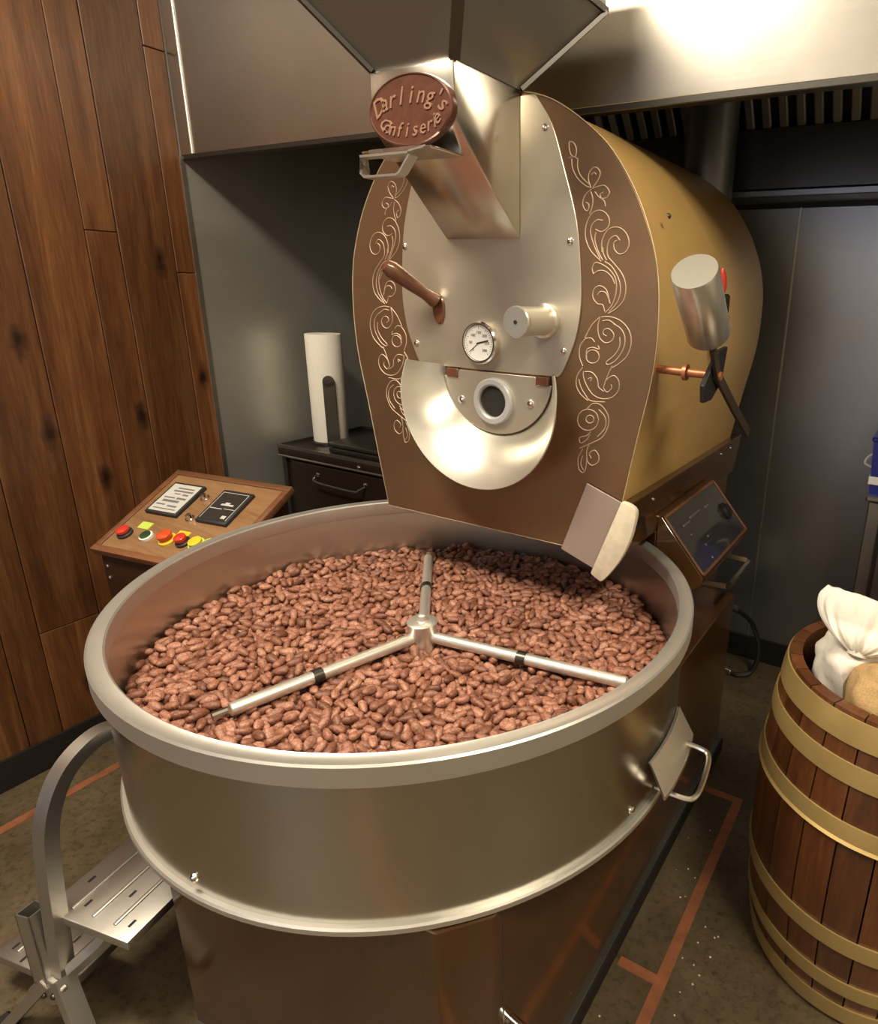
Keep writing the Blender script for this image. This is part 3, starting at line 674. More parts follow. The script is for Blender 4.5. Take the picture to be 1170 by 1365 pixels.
# inspection door with sight glass, and the flared discharge scoop around it
DC = Vector((-0.872, FY, 1.322))
pts = [(DC.x + 0.148 * math.cos(math.radians(a)), FY - 0.009, DC.z + 0.143 * math.sin(math.radians(a))) for a in np.linspace(180, 360, 33)]
pts = [(DC.x - 0.148, FY - 0.009, DC.z - 0.020), *pts[2:-2], (DC.x + 0.148, FY - 0.009, DC.z - 0.020), (DC.x + 0.110, FY - 0.009, DC.z - 0.020), (DC.x + 0.105, FY - 0.009, DC.z - 0.004), (DC.x - 0.105, FY - 0.009, DC.z - 0.004), (DC.x - 0.110, FY - 0.009, DC.z - 0.020)]
idoor = obj('inspection_door', prism(B(), pts, (0, 0.007, 0), 0.0008, 1), 'face_steel', ro)
gc = Vector((-0.876, FY - 0.009, 1.254))
obj('sight_ring', lathe(B(), [(0.053, 0), (0.053, 0.008), (0.050, 0.012), (0.040, 0.012), (0.036, 0.009), (0.036, 0.002)], gc, (0, -1, 0), 40), 'plastic_grey', idoor)
obj('sight_glass', lathe(B(), [(0, 0.003), (0.037, 0.003)], gc, (0, -1, 0), 32), 'glass_dark', idoor)
for x, z in ((-0.970, 1.249), (-0.779, 1.258)): obj('bolt', dome(B(), (x, FY - 0.009, z), (0, -1, 0), 0.010, 0.006), 'chrome', idoor)
for x in (-0.995, -0.748):
    b = box(B(), (x - 0.016, FY - 0.014, DC.z - 0.022), (x + 0.016, FY - 0.002, DC.z - 0.002), 0.002, 1)
    obj('hinge', b, 'handle_wood', idoor)
b = B()
def scoop(i, j, off=0.0):
    a = math.radians(178 + (362 - 178) * i)
    ci = Vector((DC.x + 0.150 * math.cos(a), FY - 0.001, DC.z + 0.146 * math.sin(a)))
    a2 = math.radians(160 + (378 - 160) * i)
    co = Vector((-0.872 + 0.207 * math.cos(a2), 1.150 + 0.03 * max(0, math.sin(a2)), 1.272 + 0.203 * math.sin(a2)))
    p = ci.lerp(co, j); p.y -= 0.010 * math.sin(math.pi * j)
    n_ = Vector((math.cos(a), 0.6, math.sin(a))).normalized()
    return p + n_ * off
grid(b, lambda i, j: scoop(i, j), 48, 8); grid(b, lambda i, j: scoop(i, j, 0.0025), 48, 8)
lip = [scoop(i / 48, 1.0, 0.00125) for i in range(49)]
tube(b, lip, 0.0017, 6)
sco = obj('discharge_scoop', b, 'scoop_steel', ro)
sco['label'] = 'bright flared steel scoop'

# counterweighted lever on the right flank
LX = -0.38; hubp = Vector((LX, 1.285, 1.348))
rod = obj('lever_shaft', cyl(B(), (PX + 0.40, 1.285, 1.352), (LX + 0.012, 1.285, 1.348), 0.0085, 14), 'copper', ro)
obj('shaft_collar', cyl(B(), (-0.446, 1.285, 1.350), (-0.438, 1.285, 1.350), 0.0165, 16), 'copper', rod)
ax = Vector((0, -0.72, 0.70)).normalized(); cb0 = Vector((LX, 1.214, 1.432))
b = B()
tube(b, [hubp + Vector((0.004, 0.30, -0.165)), hubp + Vector((0.004, 0.15, -0.085)), hubp + Vector((0.004, 0.0, 0.0)), cb0 + Vector((0.004, 0, 0))], 0.005, 4, section=rect(0.007, 0.022), up=(1, 0, 0))
levr = obj('counterweight_lever', b, 'gasket', ro)
obj('counterweight', lathe(B(), [(0.0, 0.0), (0.038, 0.0), (0.0405, 0.004), (0.0405, 0.150), (0.0390, 0.153), (0.0, 0.153)], cb0 - ax * 0.004, ax, 40), 'scoop_steel', levr)
b = B()
prism(b, [(LX - 0.012, 1.235, 1.300), (LX - 0.012, 1.225, 1.335), (LX - 0.012, 1.300, 1.395), (LX - 0.012, 1.360, 1.400), (LX - 0.012, 1.340, 1.330), (LX - 0.012, 1.280, 1.300)], (0.010, 0, 0), 0.002, 1)
obj('lever_cam', b, 'black', levr)
# red-handled valve behind the counterweight
v0 = Vector((-0.489, 1.60, 1.395))
obj_v = obj('gas_valve', box(B(), (-0.500, 1.575, 1.395), (-0.455, 1.615, 1.455), 0.006, 2), 'red', ro)
obj('valve_stem', box(B(), (-0.490, 1.560, 1.455), (-0.455, 1.600, 1.502), 0.005, 1), 'black', obj_v)
obj('valve_grip', lathe(B(), [(0.0, 0), (0.010, 0.004), (0.013, 0.02), (0.010, 0.045), (0.004, 0.058), (0, 0.060)], (-0.472, 1.575, 1.500), (0, -0.12, 0.99), 14), 'red', obj_v)
# small bracket where the tray meets the body
b = B(); tube(b, [(-0.535, 1.28, 0.985), (-0.535, 1.345, 1.005), (-0.535, 1.365, 0.95)], 0.004, 4, section=rect(0.006, 0.006)); obj('tray_latch', b, 'dark_steel', ro)

# ------------------------------------------------------------------ bench scraper stuck to the plate
scr = thing('bench_scraper', 'bench scraper with pale wooden grip leaning askew on the lower right of the bronze plate', 'scraper', (-0.62, 1.236, 0.99))
bl = [(-0.631, 1.098), (-0.692, 0.930), (-0.606, 0.900), (-0.545, 1.068)]
obj('blade', prism(B(), [(x, 1.2365, z) for x, z in bl], (0, 0.0035, 0), 0.0006, 1), 'scraper_blade', scr)
gp = smooth_path([(-0.542, 0, 1.073), (-0.524, 0, 1.070), (-0.507, 0, 1.058), (-0.508, 0, 1.03), (-0.518, 0, 0.985), (-0.542, 0, 0.930), (-0.576, 0, 0.881), (-0.590, 0, 0.880), (-0.609, 0, 0.891)], 3)
obj('grip', prism(B(), [(p.x, 1.226, p.z) for p in gp], (0, 0.0175, 0), 0.003, 2), 'scraper_wood', scr)

# ------------------------------------------------------------------ control console by the plank wall
P0 = Vector((-1.957, 0.833, 0.79)); cu_ = Vector((0.987, 0.161, 0)).normalized(); cv_ = Vector((-0.144, 0.886, 0.441)); cv_ = (cv_ - cu_ * cu_.dot(cv_)).normalized(); cn_ = cu_.cross(cv_)
con = thing('control_console', 'wooden control console with two small screens and coloured buttons beside the plank wall', 'console', (-1.75, 0.99, 0))
W_, H_ = 0.443, 0.342
def cb_(lo, hi, bev=0.0): return frame_box(B(), P0, cu_, cv_, cn_, lo, hi, bev, 2)
obj('panel', cb_((0.018, 0.018, -0.014), (W_ - 0.018, H_ - 0.018, -0.004)), 'oak', con)
for lo, hi in (((0, 0, -0.022), (W_, 0.020, 0.0)), ((0, H_ - 0.020, -0.022), (W_, H_, 0.0)), ((0, 0.020, -0.022), (0.020, H_ - 0.020, 0.0)), ((W_ - 0.020, 0.020, -0.022), (W_, H_ - 0.020, 0.0))):
    obj('frame_rail', cb_(lo, hi, 0.002), 'walnut', con)
hw = Vector((-cu_.y, cu_.x, 0))
top_w, top_z = H_ * cv_.dot(hw), P0.z + H_ * cv_.z
sidep = [(0.02, P0.z - 0.02), (0.02, P0.z - 0.09), (0.07, 0.0), (top_w - 0.01, 0.0), (top_w - 0.01, top_z - 0.024)]
b = B(); prism(b, [Vector((P0.x, P0.y, 0)) + cu_ * 0.012 + hw * a + Vector((0, 0, z)) for a, z in sidep], cu_ * (W_ - 0.024), 0.002, 1)
body = obj('console_body', b, 'console_body', con)
for z in (0.735, 0.70):
    obj('bolt', dome(B(), Vector((P0.x, P0.y, z)) + cu_ * 0.03 + hw * 0.0195, -hw, 0.006, 0.004), 'chrome', body)
def screen(quad, mat, rows):
    (u0, v0), (u1, v1) = quad
    s = obj('display', cb_((u0, v0, -0.004), (u1, v1, 0.007), 0.001), 'ink', con)
    obj('screen', cb_((u0 + 0.007, v0 + 0.008, 0.006), (u1 - 0.007, v1 - 0.007, 0.0078)), mat, s)
    b = B()
    for (a0, a1, bb, hh) in rows:
        frame_box(b, P0, cu_, cv_, cn_, (u0 + (u1 - u0) * a0, v0 + (v1 - v0) * bb, 0.0078), (u0 + (u1 - u0) * a1, v0 + (v1 - v0) * (bb + hh), 0.0081))
    obj('screen_readout', b, 'readout' if mat == 'screen_lit' else 'screen_lit', s)
    return s
s1 = screen(((0.052, 0.157), (0.170, 0.284)), 'screen_lit', [(0.3, 0.82, 0.80, 0.04), (0.25, 0.86, 0.70, 0.05), (0.35, 0.55, 0.62, 0.03), (0.62, 0.8, 0.60, 0.05), (0.15, 0.5, 0.48, 0.04), (0.55, 0.85, 0.47, 0.06), (0.2, 0.72, 0.36, 0.07), (0.12, 0.4, 0.25, 0.04), (0.5, 0.8, 0.22, 0.05), (0.15, 0.85, 0.13, 0.03)])
s1['label'] = 'lit grey screen'
s2 = screen(((0.243, 0.157), (0.352, 0.284)), 'screen_dark', [(0.35, 0.75, 0.52, 0.05), (0.45, 0.6, 0.57, 0.05), (0.1, 0.5, 0.40, 0.02), (0.55, 0.9, 0.42, 0.015), (0.70, 0.84, 0.14, 0.09), (0.07, 0.93, 0.91, 0.012), (0.07, 0.085, 0.09, 0.82), (0.915, 0.93, 0.09, 0.82)])
s2['label'] = 'black screen'
def pt(u, v, h=0.0): return P0 + cu_ * u + cv_ * v + cn_ * h
for u, v in ((0.199, 0.245), (0.217, 0.163)):
    obj('selector_knob', lathe(B(), [(0.013, 0), (0.013, 0.006), (0.009, 0.008), (0.008, 0.018), (0, 0.019)], pt(u, v, -0.004), cn_, 20), 'chrome', con)
def button(u, v, mat, r=0.017, h=0.018, ring='ink', label=None):
    k = obj('push_button', lathe(B(), [(r * 0.8, 0), (r * 0.8, h * 0.5), (r, h * 0.55), (r, h * 0.92), (r * 0.8, h), (0, h * 1.03)], pt(u, v, 0.0), cn_, 20), mat, con)
    obj('button_collar', lathe(B(), [(r * 1.25, -0.004), (r * 1.25, 0.003), (r * 1.0, 0.005), (r * 0.7, 0.005)], pt(u, v, 0.0), cn_, 20), ring, k)
    if label: k['label'] = label
button(0.060, 0.072, 'red', label='red push button')
k = button(0.137, 0.076, 'green', 0.015, 0.008, 'white_face', 'dark green lamp in a white ring')
obj('legend_plate', cb_((0.075, 0.100, -0.004), (0.115, 0.125, -0.002)), 'lime', con)
button(0.214, 0.078, 'orange_red', 0.019, 0.024, 'yellow', 'orange-red mushroom button')
button(0.268, 0.080, 'red', 0.016, 0.022, 'ink', 'red push button')
obj('legend_plate', cb_((0.222, 0.098, -0.004), (0.262, 0.118, -0.002)), 'yellow', con)
k = button(0.315, 0.082, 'yellow', 0.018, 0.014, 'lime', 'yellow push button')
button(0.360, 0.085, 'lime', 0.016, 0.014, 'yellow', 'lime green push button')

# ------------------------------------------------------------------ aluminium step stool
SO = Vector((-1.372, 0.368, 0)); s1 = Vector((math.cos(0.21), math.sin(0.21), 0)); s2 = Vector((-s1.y, s1.x, 0)); s3 = Vector((0, 0, 1))
st = thing('step_stool', 'aluminium step stool with ribbed treads and a bent square-tube handrail', 'stool', SO)
def sl_(x, y, z): return SO + s1 * x + s2 * y + s3 * z
def sbox(lo, hi, bev=0.0, b=None): return frame_box(b if b is not None else B(), SO, s1, s2, s3, lo, hi, bev)
def tread(x0, x1, y0, y1, z, ribs):
    t = obj('tread', sbox((x0, y0, z - 0.022), (x1, y1, z), 0.004), 'alu', st)
    b = B()
    for r in ribs: sbox((x0 + (x1 - x0) * r - 0.004, y0 + 0.02, z - 0.001), (x0 + (x1 - x0) * r + 0.004, y1 - 0.02, z + 0.0035), 0.0018, b)
    obj('tread_rib', b, 'alu', t)
    b = B()
    for fx, fy in ((0.12, 0.25), (0.33, 0.12), (0.33, 0.6), (0.62, 0.25), (0.62, 0.7), (0.88, 0.10), (0.88, 0.5)):
        px_, py_ = x0 + (x1 - x0) * fx, y0 + (y1 - y0) * fy
        sbox((px_ - 0.003, py_ - 0.008, z - 0.002), (px_ + 0.003, py_ + 0.008, z + 0.0006), 0, b)
    obj('tread_slot', b, 'ink', t)
tread(0.0, 0.222, 0.0, 0.34, 0.300, (0.25, 0.5, 0.75))
tread(-0.200, 0.020, -0.002, 0.115, 0.100, (0.2, 0.4, 0.6, 0.8))
sq = rect(0.031, 0.029)
rail = smooth_path([sl_(0.040, y, z) for y, z in ((-0.014, 0.165), (-0.003, 0.28), (0.012, 0.43), (0.030, 0.515), (0.065, 0.575), (0.110, 0.605), (0.165, 0.612), (0.215, 0.585), (0.250, 0.52), (0.262, 0.42), (0.265, 0.29))], 5)
obj('handrail', tube(B(), rail, 0.015, 4, section=sq, up=s1), 'alu', st)
# open socket beside the post
b = B(); so = sl_(0.012, -0.022, 0.150); sd = (s3 - s1 * 0.10 + s2 * 0.06).normalized(); su = (s1 - sd * sd.dot(s1)).normalized(); sv = sd.cross(su)
for lo, hi in (((-0.019, -0.019, 0), (-0.016, 0.019, 0.165)), ((0.016, -0.019, 0), (0.019, 0.019, 0.165)), ((-0.019, -0.019, 0), (0.019, -0.016, 0.165)), ((-0.019, 0.016, 0), (0.019, 0.019, 0.165)), ((-0.019, -0.019, 0), (0.019, 0.019, 0.004))):
    frame_box(b, so, su, sv, sd, lo, hi)
obj('socket_tube', b, 'alu', st)
for pts in ([sl_(0.048, -0.022, 0.165), sl_(0.150, -0.060, 0.0)], [sl_(0.020, -0.025, 0.155), sl_(-0.110, -0.060, 0.0)], [sl_(0.19, 0.31, 0.28), sl_(0.20, 0.34, 0.0)], [sl_(0.03, 0.31, 0.28), sl_(0.00, 0.34, 0.0)]):
    L = obj('leg', tube(B(), pts, 0.015, 4, section=rect(0.036, 0.022), up=s2), 'alu', st)
    e = pts[-1]; obj('rubber_foot', box(B(), (e.x - 0.022, e.y - 0.018, 0.0), (e.x + 0.022, e.y + 0.018, 0.018), 0.004, 1), 'black', L)
obj('gusset_plate', prism(B(), [sl_(x, -0.040, z) for x, z in ((-0.030, 0.125), (0.030, 0.170), (0.070, 0.160), (0.065, 0.120), (0.020, 0.095), (-0.045, 0.105))], s2 * 0.012, 0.002, 1), 'alu', st)
obj('cross_brace', tube(B(), [sl_(0.06, -0.012, 0.175), sl_(0.10, 0.03, 0.215), sl_(0.135, 0.07, 0.272)], 0.01, 4, section=rect(0.020, 0.026), up=s1), 'alu', st)
obj('side_rail', sbox((0.03, 0.0, 0.142), (0.05, 0.33, 0.168), 0.003), 'alu', st)
for x, z in ((0.010, 0.122), (0.040, 0.132)): obj('rivet', dome(B(), sl_(x, -0.041, z), -s2, 0.007, 0.005), 'dark_steel', st)

# ------------------------------------------------------------------ barrel with sacks
BX, BY, BH, BR, BB = 0.0575, 1.43, 0.75, 0.242, 0.034
bar = thing('wooden_barrel', 'wooden barrel with six brass hoops holding cloth sacks', 'barrel', (BX, BY, 0))
def br(z, off=0.0): return BR + off + BB * (1 - ((z - BH / 2) / (BH / 2)) ** 2)
NS = 24
for i in range(NS):
    a0, a1 = 2 * math.pi * i / NS + 0.006, 2 * math.pi * (i + 1) / NS - 0.006
    b = B(); jit = random.uniform(-0.0008, 0.0008)
    nz, na = 10, 3
    Vs = {}
    for k in range(nz + 1):
        z = BH * k / nz
        for j in range(na + 1):
            a = a0 + (a1 - a0) * j / na
            for s, off in ((0, jit), (1, -0.026)):
                r = br(z, off); Vs[(k, j, s)] = b.verts.new((BX + r * math.cos(a), BY + r * math.sin(a), z))
    for k in range(nz):
        for j in range(na):
            for s in (0, 1): b.faces.new([Vs[(k, j, s)], Vs[(k, j + 1, s)], Vs[(k + 1, j + 1, s)], Vs[(k + 1, j, s)]])
        for j in (0, na): b.faces.new([Vs[(k, j, 0)], Vs[(k + 1, j, 0)], Vs[(k + 1, j, 1)], Vs[(k, j, 1)]])
    for k in (0, nz):
        for j in range(na): b.faces.new([Vs[(k, j, 0)], Vs[(k, j + 1, 0)], Vs[(k, j + 1, 1)], Vs[(k, j, 1)]])
    am = (a0 + a1) / 2
    obj('stave', b, 'stave', bar, (BX + BR * math.cos(am), BY + BR * math.sin(am), 0))
obj('barrel_head', lathe(B(), [(0, 0.575), (br(0.58, -0.027), 0.575), (br(0.58, -0.027), 0.595), (0, 0.595)], (BX, BY, 0), (0, 0, 1), 48), 'rim_wood', bar)
for z0, z1 in ((0.690, 0.742), (0.612, 0.655), (0.487, 0.532), (0.222, 0.265), (0.100, 0.140), (0.012, 0.062)):
    pr = [(br(z0, 0.0), z0), (br(z0, 0.0035), z0), (br((z0 + z1) / 2, 0.0045), (z0 + z1) / 2), (br(z1, 0.0035), z1), (br(z1, 0.0), z1)]
    h = obj('hoop', lathe(B(), pr, (BX, BY, 0), (0, 0, 1), 96), 'brass', bar)
    if 0.4 < z0 < 0.5:
        obj('hoop_bead', lathe(B(), [(br(z0, 0.003), z0 - 0.002), (br(z0, 0.008), z0 + 0.002), (br(z0, 0.003), z0 + 0.008)], (BX, BY, 0), (0, 0, 1), 96), 'brass', h)

def noise3(p, s):
    from mathutils import noise
    return noise.noise(Vector(p) * s)
KN = Vector((-0.045, 1.345, 0.800))
def sack_body(c, rad, kn, folds, amp):
    b = B(); bmesh.ops.create_uvsphere(b, u_segments=72, v_segments=40, radius=1.0)
    c = Vector(c); dirk = (kn - c).normalized(); e1, e2, _ = basis(dirk)
    for v in b.verts:
        n = v.co.normalized(); p = Vector((n.x * rad[0], n.y * rad[1], n.z * rad[2]))
        t = n.dot(dirk); ph = math.atan2(n.dot(e2), n.dot(e1))
        wr = amp * math.exp(-((1 - t) / 0.55)) * (math.cos(folds * ph + 2.0 * noise3(n, 1.5)) + 0.6 * math.cos(2.3 * folds * ph + 1.0))
        pull = math.exp(-((1 - t) / 0.05)) * 0.03
        lump = 0.010 * noise3(n, 2.2)
        v.co = c + p + n * (wr * (1 - math.exp(-((1 - t) / 0.04))) + lump) + dirk * pull
    return b
ws = thing('white_sack', 'white cotton sack with gathered neck standing open-mouthed in the barrel', 'sack', (0.0, 1.43, 0.6))
c1 = Vector((0.048, 1.450, 0.716))
b = sack_body(c1, (0.184, 0.154, 0.110), KN, 13, 0.005)
for v in b.verts:                                    # dented where the burlap sack leans into it
    q = 1 - abs((v.co.x - 0.055) / 0.122) ** 3.1 - abs((v.co.z - 0.705) / 0.120) ** 3.1
    if q > 0: v.co.y = max(v.co.y, 1.290 + 0.085 * q ** 0.6)
    dx, dy = v.co.x - BX, v.co.y - BY; rr = math.hypot(dx, dy)
    if rr > 0.209 and v.co.z < 0.78: v.co.x, v.co.y = BX + dx / rr * 0.209, BY + dy / rr * 0.209
obj('sack_body', b, 'cloth', ws, sharp=60)
axf = Vector((0.10, 0.34, 0.86)).normalized(); f1 = Vector((1, 0, 0)); f1 = (f1 - axf * f1.dot(axf)).normalized(); f2 = axf.cross(f1)
def flare(i, j):
    a = 2 * math.pi * i
    fold = 0.6 * math.cos(15 * a) + 0.4 * math.cos(23 * a + 1.0)
    r = 0.015 + 0.104 * math.sin(min(1.0, j / 0.85) * math.pi / 2) - 0.008 * max(0.0, (j - 0.85) / 0.15)
    h = 0.118 * j ** 1.15 + 0.005 * noise3((math.cos(a) * 2, math.sin(a) * 2, j * 2), 1.6) * j
    d = r * (0.75 - 0.50 * min(1, j / 0.5)) + fold * (0.0075 * (1 - j) * min(1, j * 6) + 0.0018)
    return KN + axf * h + f1 * (r * math.cos(a) * (1 + 0.05 * fold * (1 - j)) + 0.016 * j) + f2 * (d * math.sin(a) + 0.006 * math.sin(3.1 * math.cos(a)) * j)
b = B(); grid(b, flare, 120, 16, closed_u=True); obj('gathered_mouth', b, 'cloth', ws, sharp=60)
obj('tie_cord', lathe(B(), [(0.014, -0.004), (0.020, -0.002), (0.021, 0.004), (0.016, 0.009)], KN, axf, 24), 'cloth', ws)
ts = thing('burlap_sack', 'tan burlap sack tucked in front of the white sack in the barrel', 'sack', (0.10, 1.33, 0.6))
b = B(); bmesh.ops.create_uvsphere(b, u_segments=56, v_segments=32, radius=1.0)
for v in b.verts:
    n = v.co.normalized()
    sgn = lambda q, e: math.copysign(abs(q) ** e, q)
    crease = -0.007 * math.exp(-((n.z - 0.86 - 0.10 * n.x) / 0.035) ** 2)
    v.co = Vector((0.055, 1.300, 0.705)) + Vector((sgn(n.x, 0.65) * 0.108, sgn(n.y, 0.7) * 0.075, sgn(n.z, 0.65) * 0.105)) + n * (0.008 * noise3(n, 2.5) + crease)
obj('bag', b, 'burlap', ts, sharp=60)

# ------------------------------------------------------------------ tool cart, paper towel, tray on the left under the hood
cart = thing('tool_cart', 'dark tool cart with a rimmed top and wire-handled drawer under the hood', 'cart', (-1.90, 1.88, 0))
CX0, CX1, CY0, CY1, CT = -2.235, -1.48, 1.668, 2.12, 0.895
obj('cart_body', box(B(), (CX0 + 0.02, CY0 + 0.02, 0.12), (CX1 - 0.02, CY1, CT - 0.045), 0.004, 1), 'cart_black', cart)
obj('top_tray', box(B(), (CX0, CY0, CT - 0.045), (CX1, CY1, CT - 0.010), 0.006, 2), 'cart_black', cart)
b = B(); tube(b, [(CX0 + 0.004, CY0 + 0.004, CT - 0.008), (CX1 - 0.004, CY0 + 0.004, CT - 0.008), (CX1 - 0.004, CY1 - 0.004, CT - 0.008), (CX0 + 0.004, CY1 - 0.004, CT - 0.008)], 0.006, 6, closed=True, section=rect(0.012, 0.012)); obj('top_edging', b, 'cart_edge', cart)
b = B(); tube(b, [(CX0 + 0.004, CY0 + 0.002, CT - 0.046), (CX1 - 0.004, CY0 + 0.002, CT - 0.046)], 0.005, 6); obj('front_rail', b, 'cart_edge', cart)
for x in (CX0 + 0.022, CX1 - 0.022): obj('corner_post', box(B(), (x - 0.012, CY0 + 0.008, 0.03), (x + 0.012, CY0 + 0.032, CT - 0.045), 0.003, 1), 'dark_steel', cart)
dwr = obj('drawer', box(B(), (-2.17, CY0 + 0.006, 0.62), (-1.55, CY0 + 0.022, 0.835), 0.004, 1), 'cart_black', cart)
obj('drawer_handle', tube(B(), smooth_path([(-2.02, CY0 + 0.006, 0.800), (-2.01, CY0 - 0.02, 0.795), (-1.99, CY0 - 0.028, 0.780), (-1.80, CY0 - 0.028, 0.775), (-1.78, CY0 - 0.02, 0.782), (-1.77, CY0 + 0.006, 0.79)], 4), 0.004, 8), 'cart_edge', dwr)
for x in (-2.02, -1.77): obj('handle_stud', dome(B(), (x, CY0 + 0.006, 0.797), (0, -1, 0), 0.009, 0.006), 'chrome', dwr)
obj('drawer_lock', dome(B(), (-1.79, CY0 + 0.0, 0.862), (0, -1, 0), 0.009, 0.006), 'chrome', cart)
for x in (-2.2, -1.52):
    for y in (1.72, 2.07): obj('caster', lathe(B(), [(0, -0.015), (0.05, -0.015), (0.06, -0.008), (0.06, 0.008), (0.05, 0.015), (0, 0.015)], (x, y, 0.06), (1, 0, 0), 20), 'black', cart)

RX, RY, RZ = -2.118, 1.840, CT - 0.0095
hold = thing('towel_holder', 'dark upright paper towel holder with a hooked arm on the cart', 'holder', (RX, RY, RZ))
obj('base_plate', lathe(B(), [(0, 0), (0.078, 0), (0.078, 0.008), (0, 0.009)], (RX, RY, RZ), (0, 0, 1), 40), 'dark_steel', hold)
obj('rod', cyl(B(), (RX, RY, RZ + 0.008), (RX, RY, RZ + 0.40), 0.006, 10), 'dark_steel', hold)
ad = Vector((0.80, -0.60, 0)); ap = Vector((RX, RY, 0)) + ad * 0.076
b = B(); tube(b, smooth_path([ap + Vector((0, 0, RZ + 0.006)), ap + Vector((0, 0, RZ + 0.10)), ap + Vector((0, 0, RZ + 0.22)), ap + Vector((0, 0, RZ + 0.255))], 4), 0.01, 6, section=rect(0.044, 0.006), up=(0.6, 0.8, 0)); obj('tension_arm', b, 'cart_edge', hold)
obj('arm_hook', lathe(B(), [(0.006, -0.003), (0.022, -0.003), (0.022, 0.003), (0.006, 0.003)], ap + Vector((0, 0, RZ + 0.255)), ad, 24), 'cart_edge', hold)
roll = obj('paper_towel_roll', lathe(B(), [(0.020, 0.010), (0.0675, 0.010), (0.0685, 0.013), (0.0685, 0.427), (0.0675, 0.430), (0.020, 0.430), (0.020, 0.010)], (RX, RY, RZ), (0, 0, 1), 56), 'paper', None, (RX, RY, RZ))
tag(roll, 'white paper towel roll standing on the holder', 'towel')
tr_ = thing('flat_case', 'flat dark grey case lying on the cart behind the bronze plate', 'case', (-1.82, 1.80, CT - 0.008))
obj('case_base', box(B(), (-1.985, 1.705, CT - 0.009), (-1.62, 1.93, CT + 0.012), 0.005, 2), 'dark_steel', tr_)
obj('case_lid', box(B(), (-1.988, 1.702, CT + 0.014), (-1.617, 1.933, CT + 0.032), 0.006, 2), 'dark_steel', tr_)

# ------------------------------------------------------------------ steel cabinet and blue tub at the right edge
cab = thing('steel_cabinet', 'stainless steel cabinet against the back wall at the right edge', 'cabinet', (0.15, 2.45, 0))
obj('cabinet_body', box(B(), (-0.125, 2.315, 0.10), (0.55, 2.59, 0.865), 0.004, 1), 'dark_steel', cab)
obj('cabinet_top', box(B(), (-0.135, 2.29, 0.865), (0.56, 2.59, 0.882), 0.004, 1), 'hood_steel', cab)
obj('side_stile', box(B(), (-0.125, 2.30, 0.10), (-0.085, 2.318, 0.86), 0.003, 1), 'hood_steel', cab)
for x0_, x1_ in ((-0.072, 0.23), (0.24, 0.54)):
    d_ = obj('door', box(B(), (x0_, 2.298, 0.12), (x1_, 2.318, 0.855), 0.003, 1), 'hood_steel', cab)
    obj('handle', tube(B(), [(x0_ + 0.25, 2.298, 0.60), (x0_ + 0.25, 2.27, 0.60), (x0_ + 0.25, 2.27, 0.74), (x0_ + 0.25, 2.298, 0.74)], 0.005, 8), 'chrome', d_)
for x in (-0.09, 0.51): obj('foot', cyl(B(), (x, 2.36, 0), (x, 2.36, 0.10), 0.018, 12), 'black', cab)
tub = thing('blue_tub', 'deep blue plastic tub with a white band on the steel cabinet', 'tub', (-0.0, 2.44, 0.882))
b = B()
A2 = [(-0.142, 2.31), (0.16, 2.31), (0.16, 2.55), (-0.142, 2.55)]
lo_ = [b.verts.new((x * 1.0 + (0.012 if x < 0 else -0.012), y, 0.882)) for x, y in A2]; hi_ = [b.verts.new((x, y, 1.06)) for x, y in A2]
for i in range(4): b.faces.new((lo_[i], lo_[(i + 1) % 4], hi_[(i + 1) % 4], hi_[i]))
b.faces.new(lo_[::-1]); b.faces.new(hi_)
tb = obj('tub_body', b, 'blue', tub)
obj('white_band', box(B(), (-0.139, 2.306, 0.918), (0.157, 2.553, 0.945), 0.002, 1), 'white_face', tub)
obj('lid', box(B(), (-0.147, 2.304, 1.06), (0.165, 2.556, 1.075), 0.004, 1), 'blue', tub)
obj('latch', tube(B(), smooth_path([(-0.140, 2.36, 1.01), (-0.156, 2.36, 0.995), (-0.160, 2.36, 0.975), (-0.138, 2.36, 0.965)], 3), 0.004, 6), 'white_face', tub)

# ------------------------------------------------------------------ gas hose on the floor behind the machine
hose = thing('supply_hose', 'black supply hose with metal couplings looping to the floor behind the roaster', 'hose', (-0.50, 2.40, 0))
hp = smooth_path([(-0.545, 2.145, 0.44), (-0.520, 2.30, 0.36), (-0.475, 2.42, 0.26), (-0.440, 2.46, 0.13), (-0.455, 2.45, 0.03), (-0.500, 2.42, 0.012), (-0.530, 2.42, 0.012)], 6)
obj('hose_tube', tube(B(), hp, 0.010, 10), 'dark_steel', hose)
obj('coupling', cyl(B(), hp[0], hp[6], 0.015, 12, 0.002), 'bright_steel', hose)
obj('coupling', cyl(B(), (-0.530, 2.42, 0.017), (-0.570, 2.43, 0.017), 0.016, 12, 0.002), 'bright_steel', hose)
obj('valve_body', box(B(), (-0.620, 2.405, 0.0), (-0.565, 2.455, 0.05), 0.006, 1), 'dark_steel', hose)
obj('valve_knob', cyl(B(), (-0.592, 2.43, 0.05), (-0.592, 2.43, 0.085), 0.018, 12, 0.003), 'bright_steel', hose)

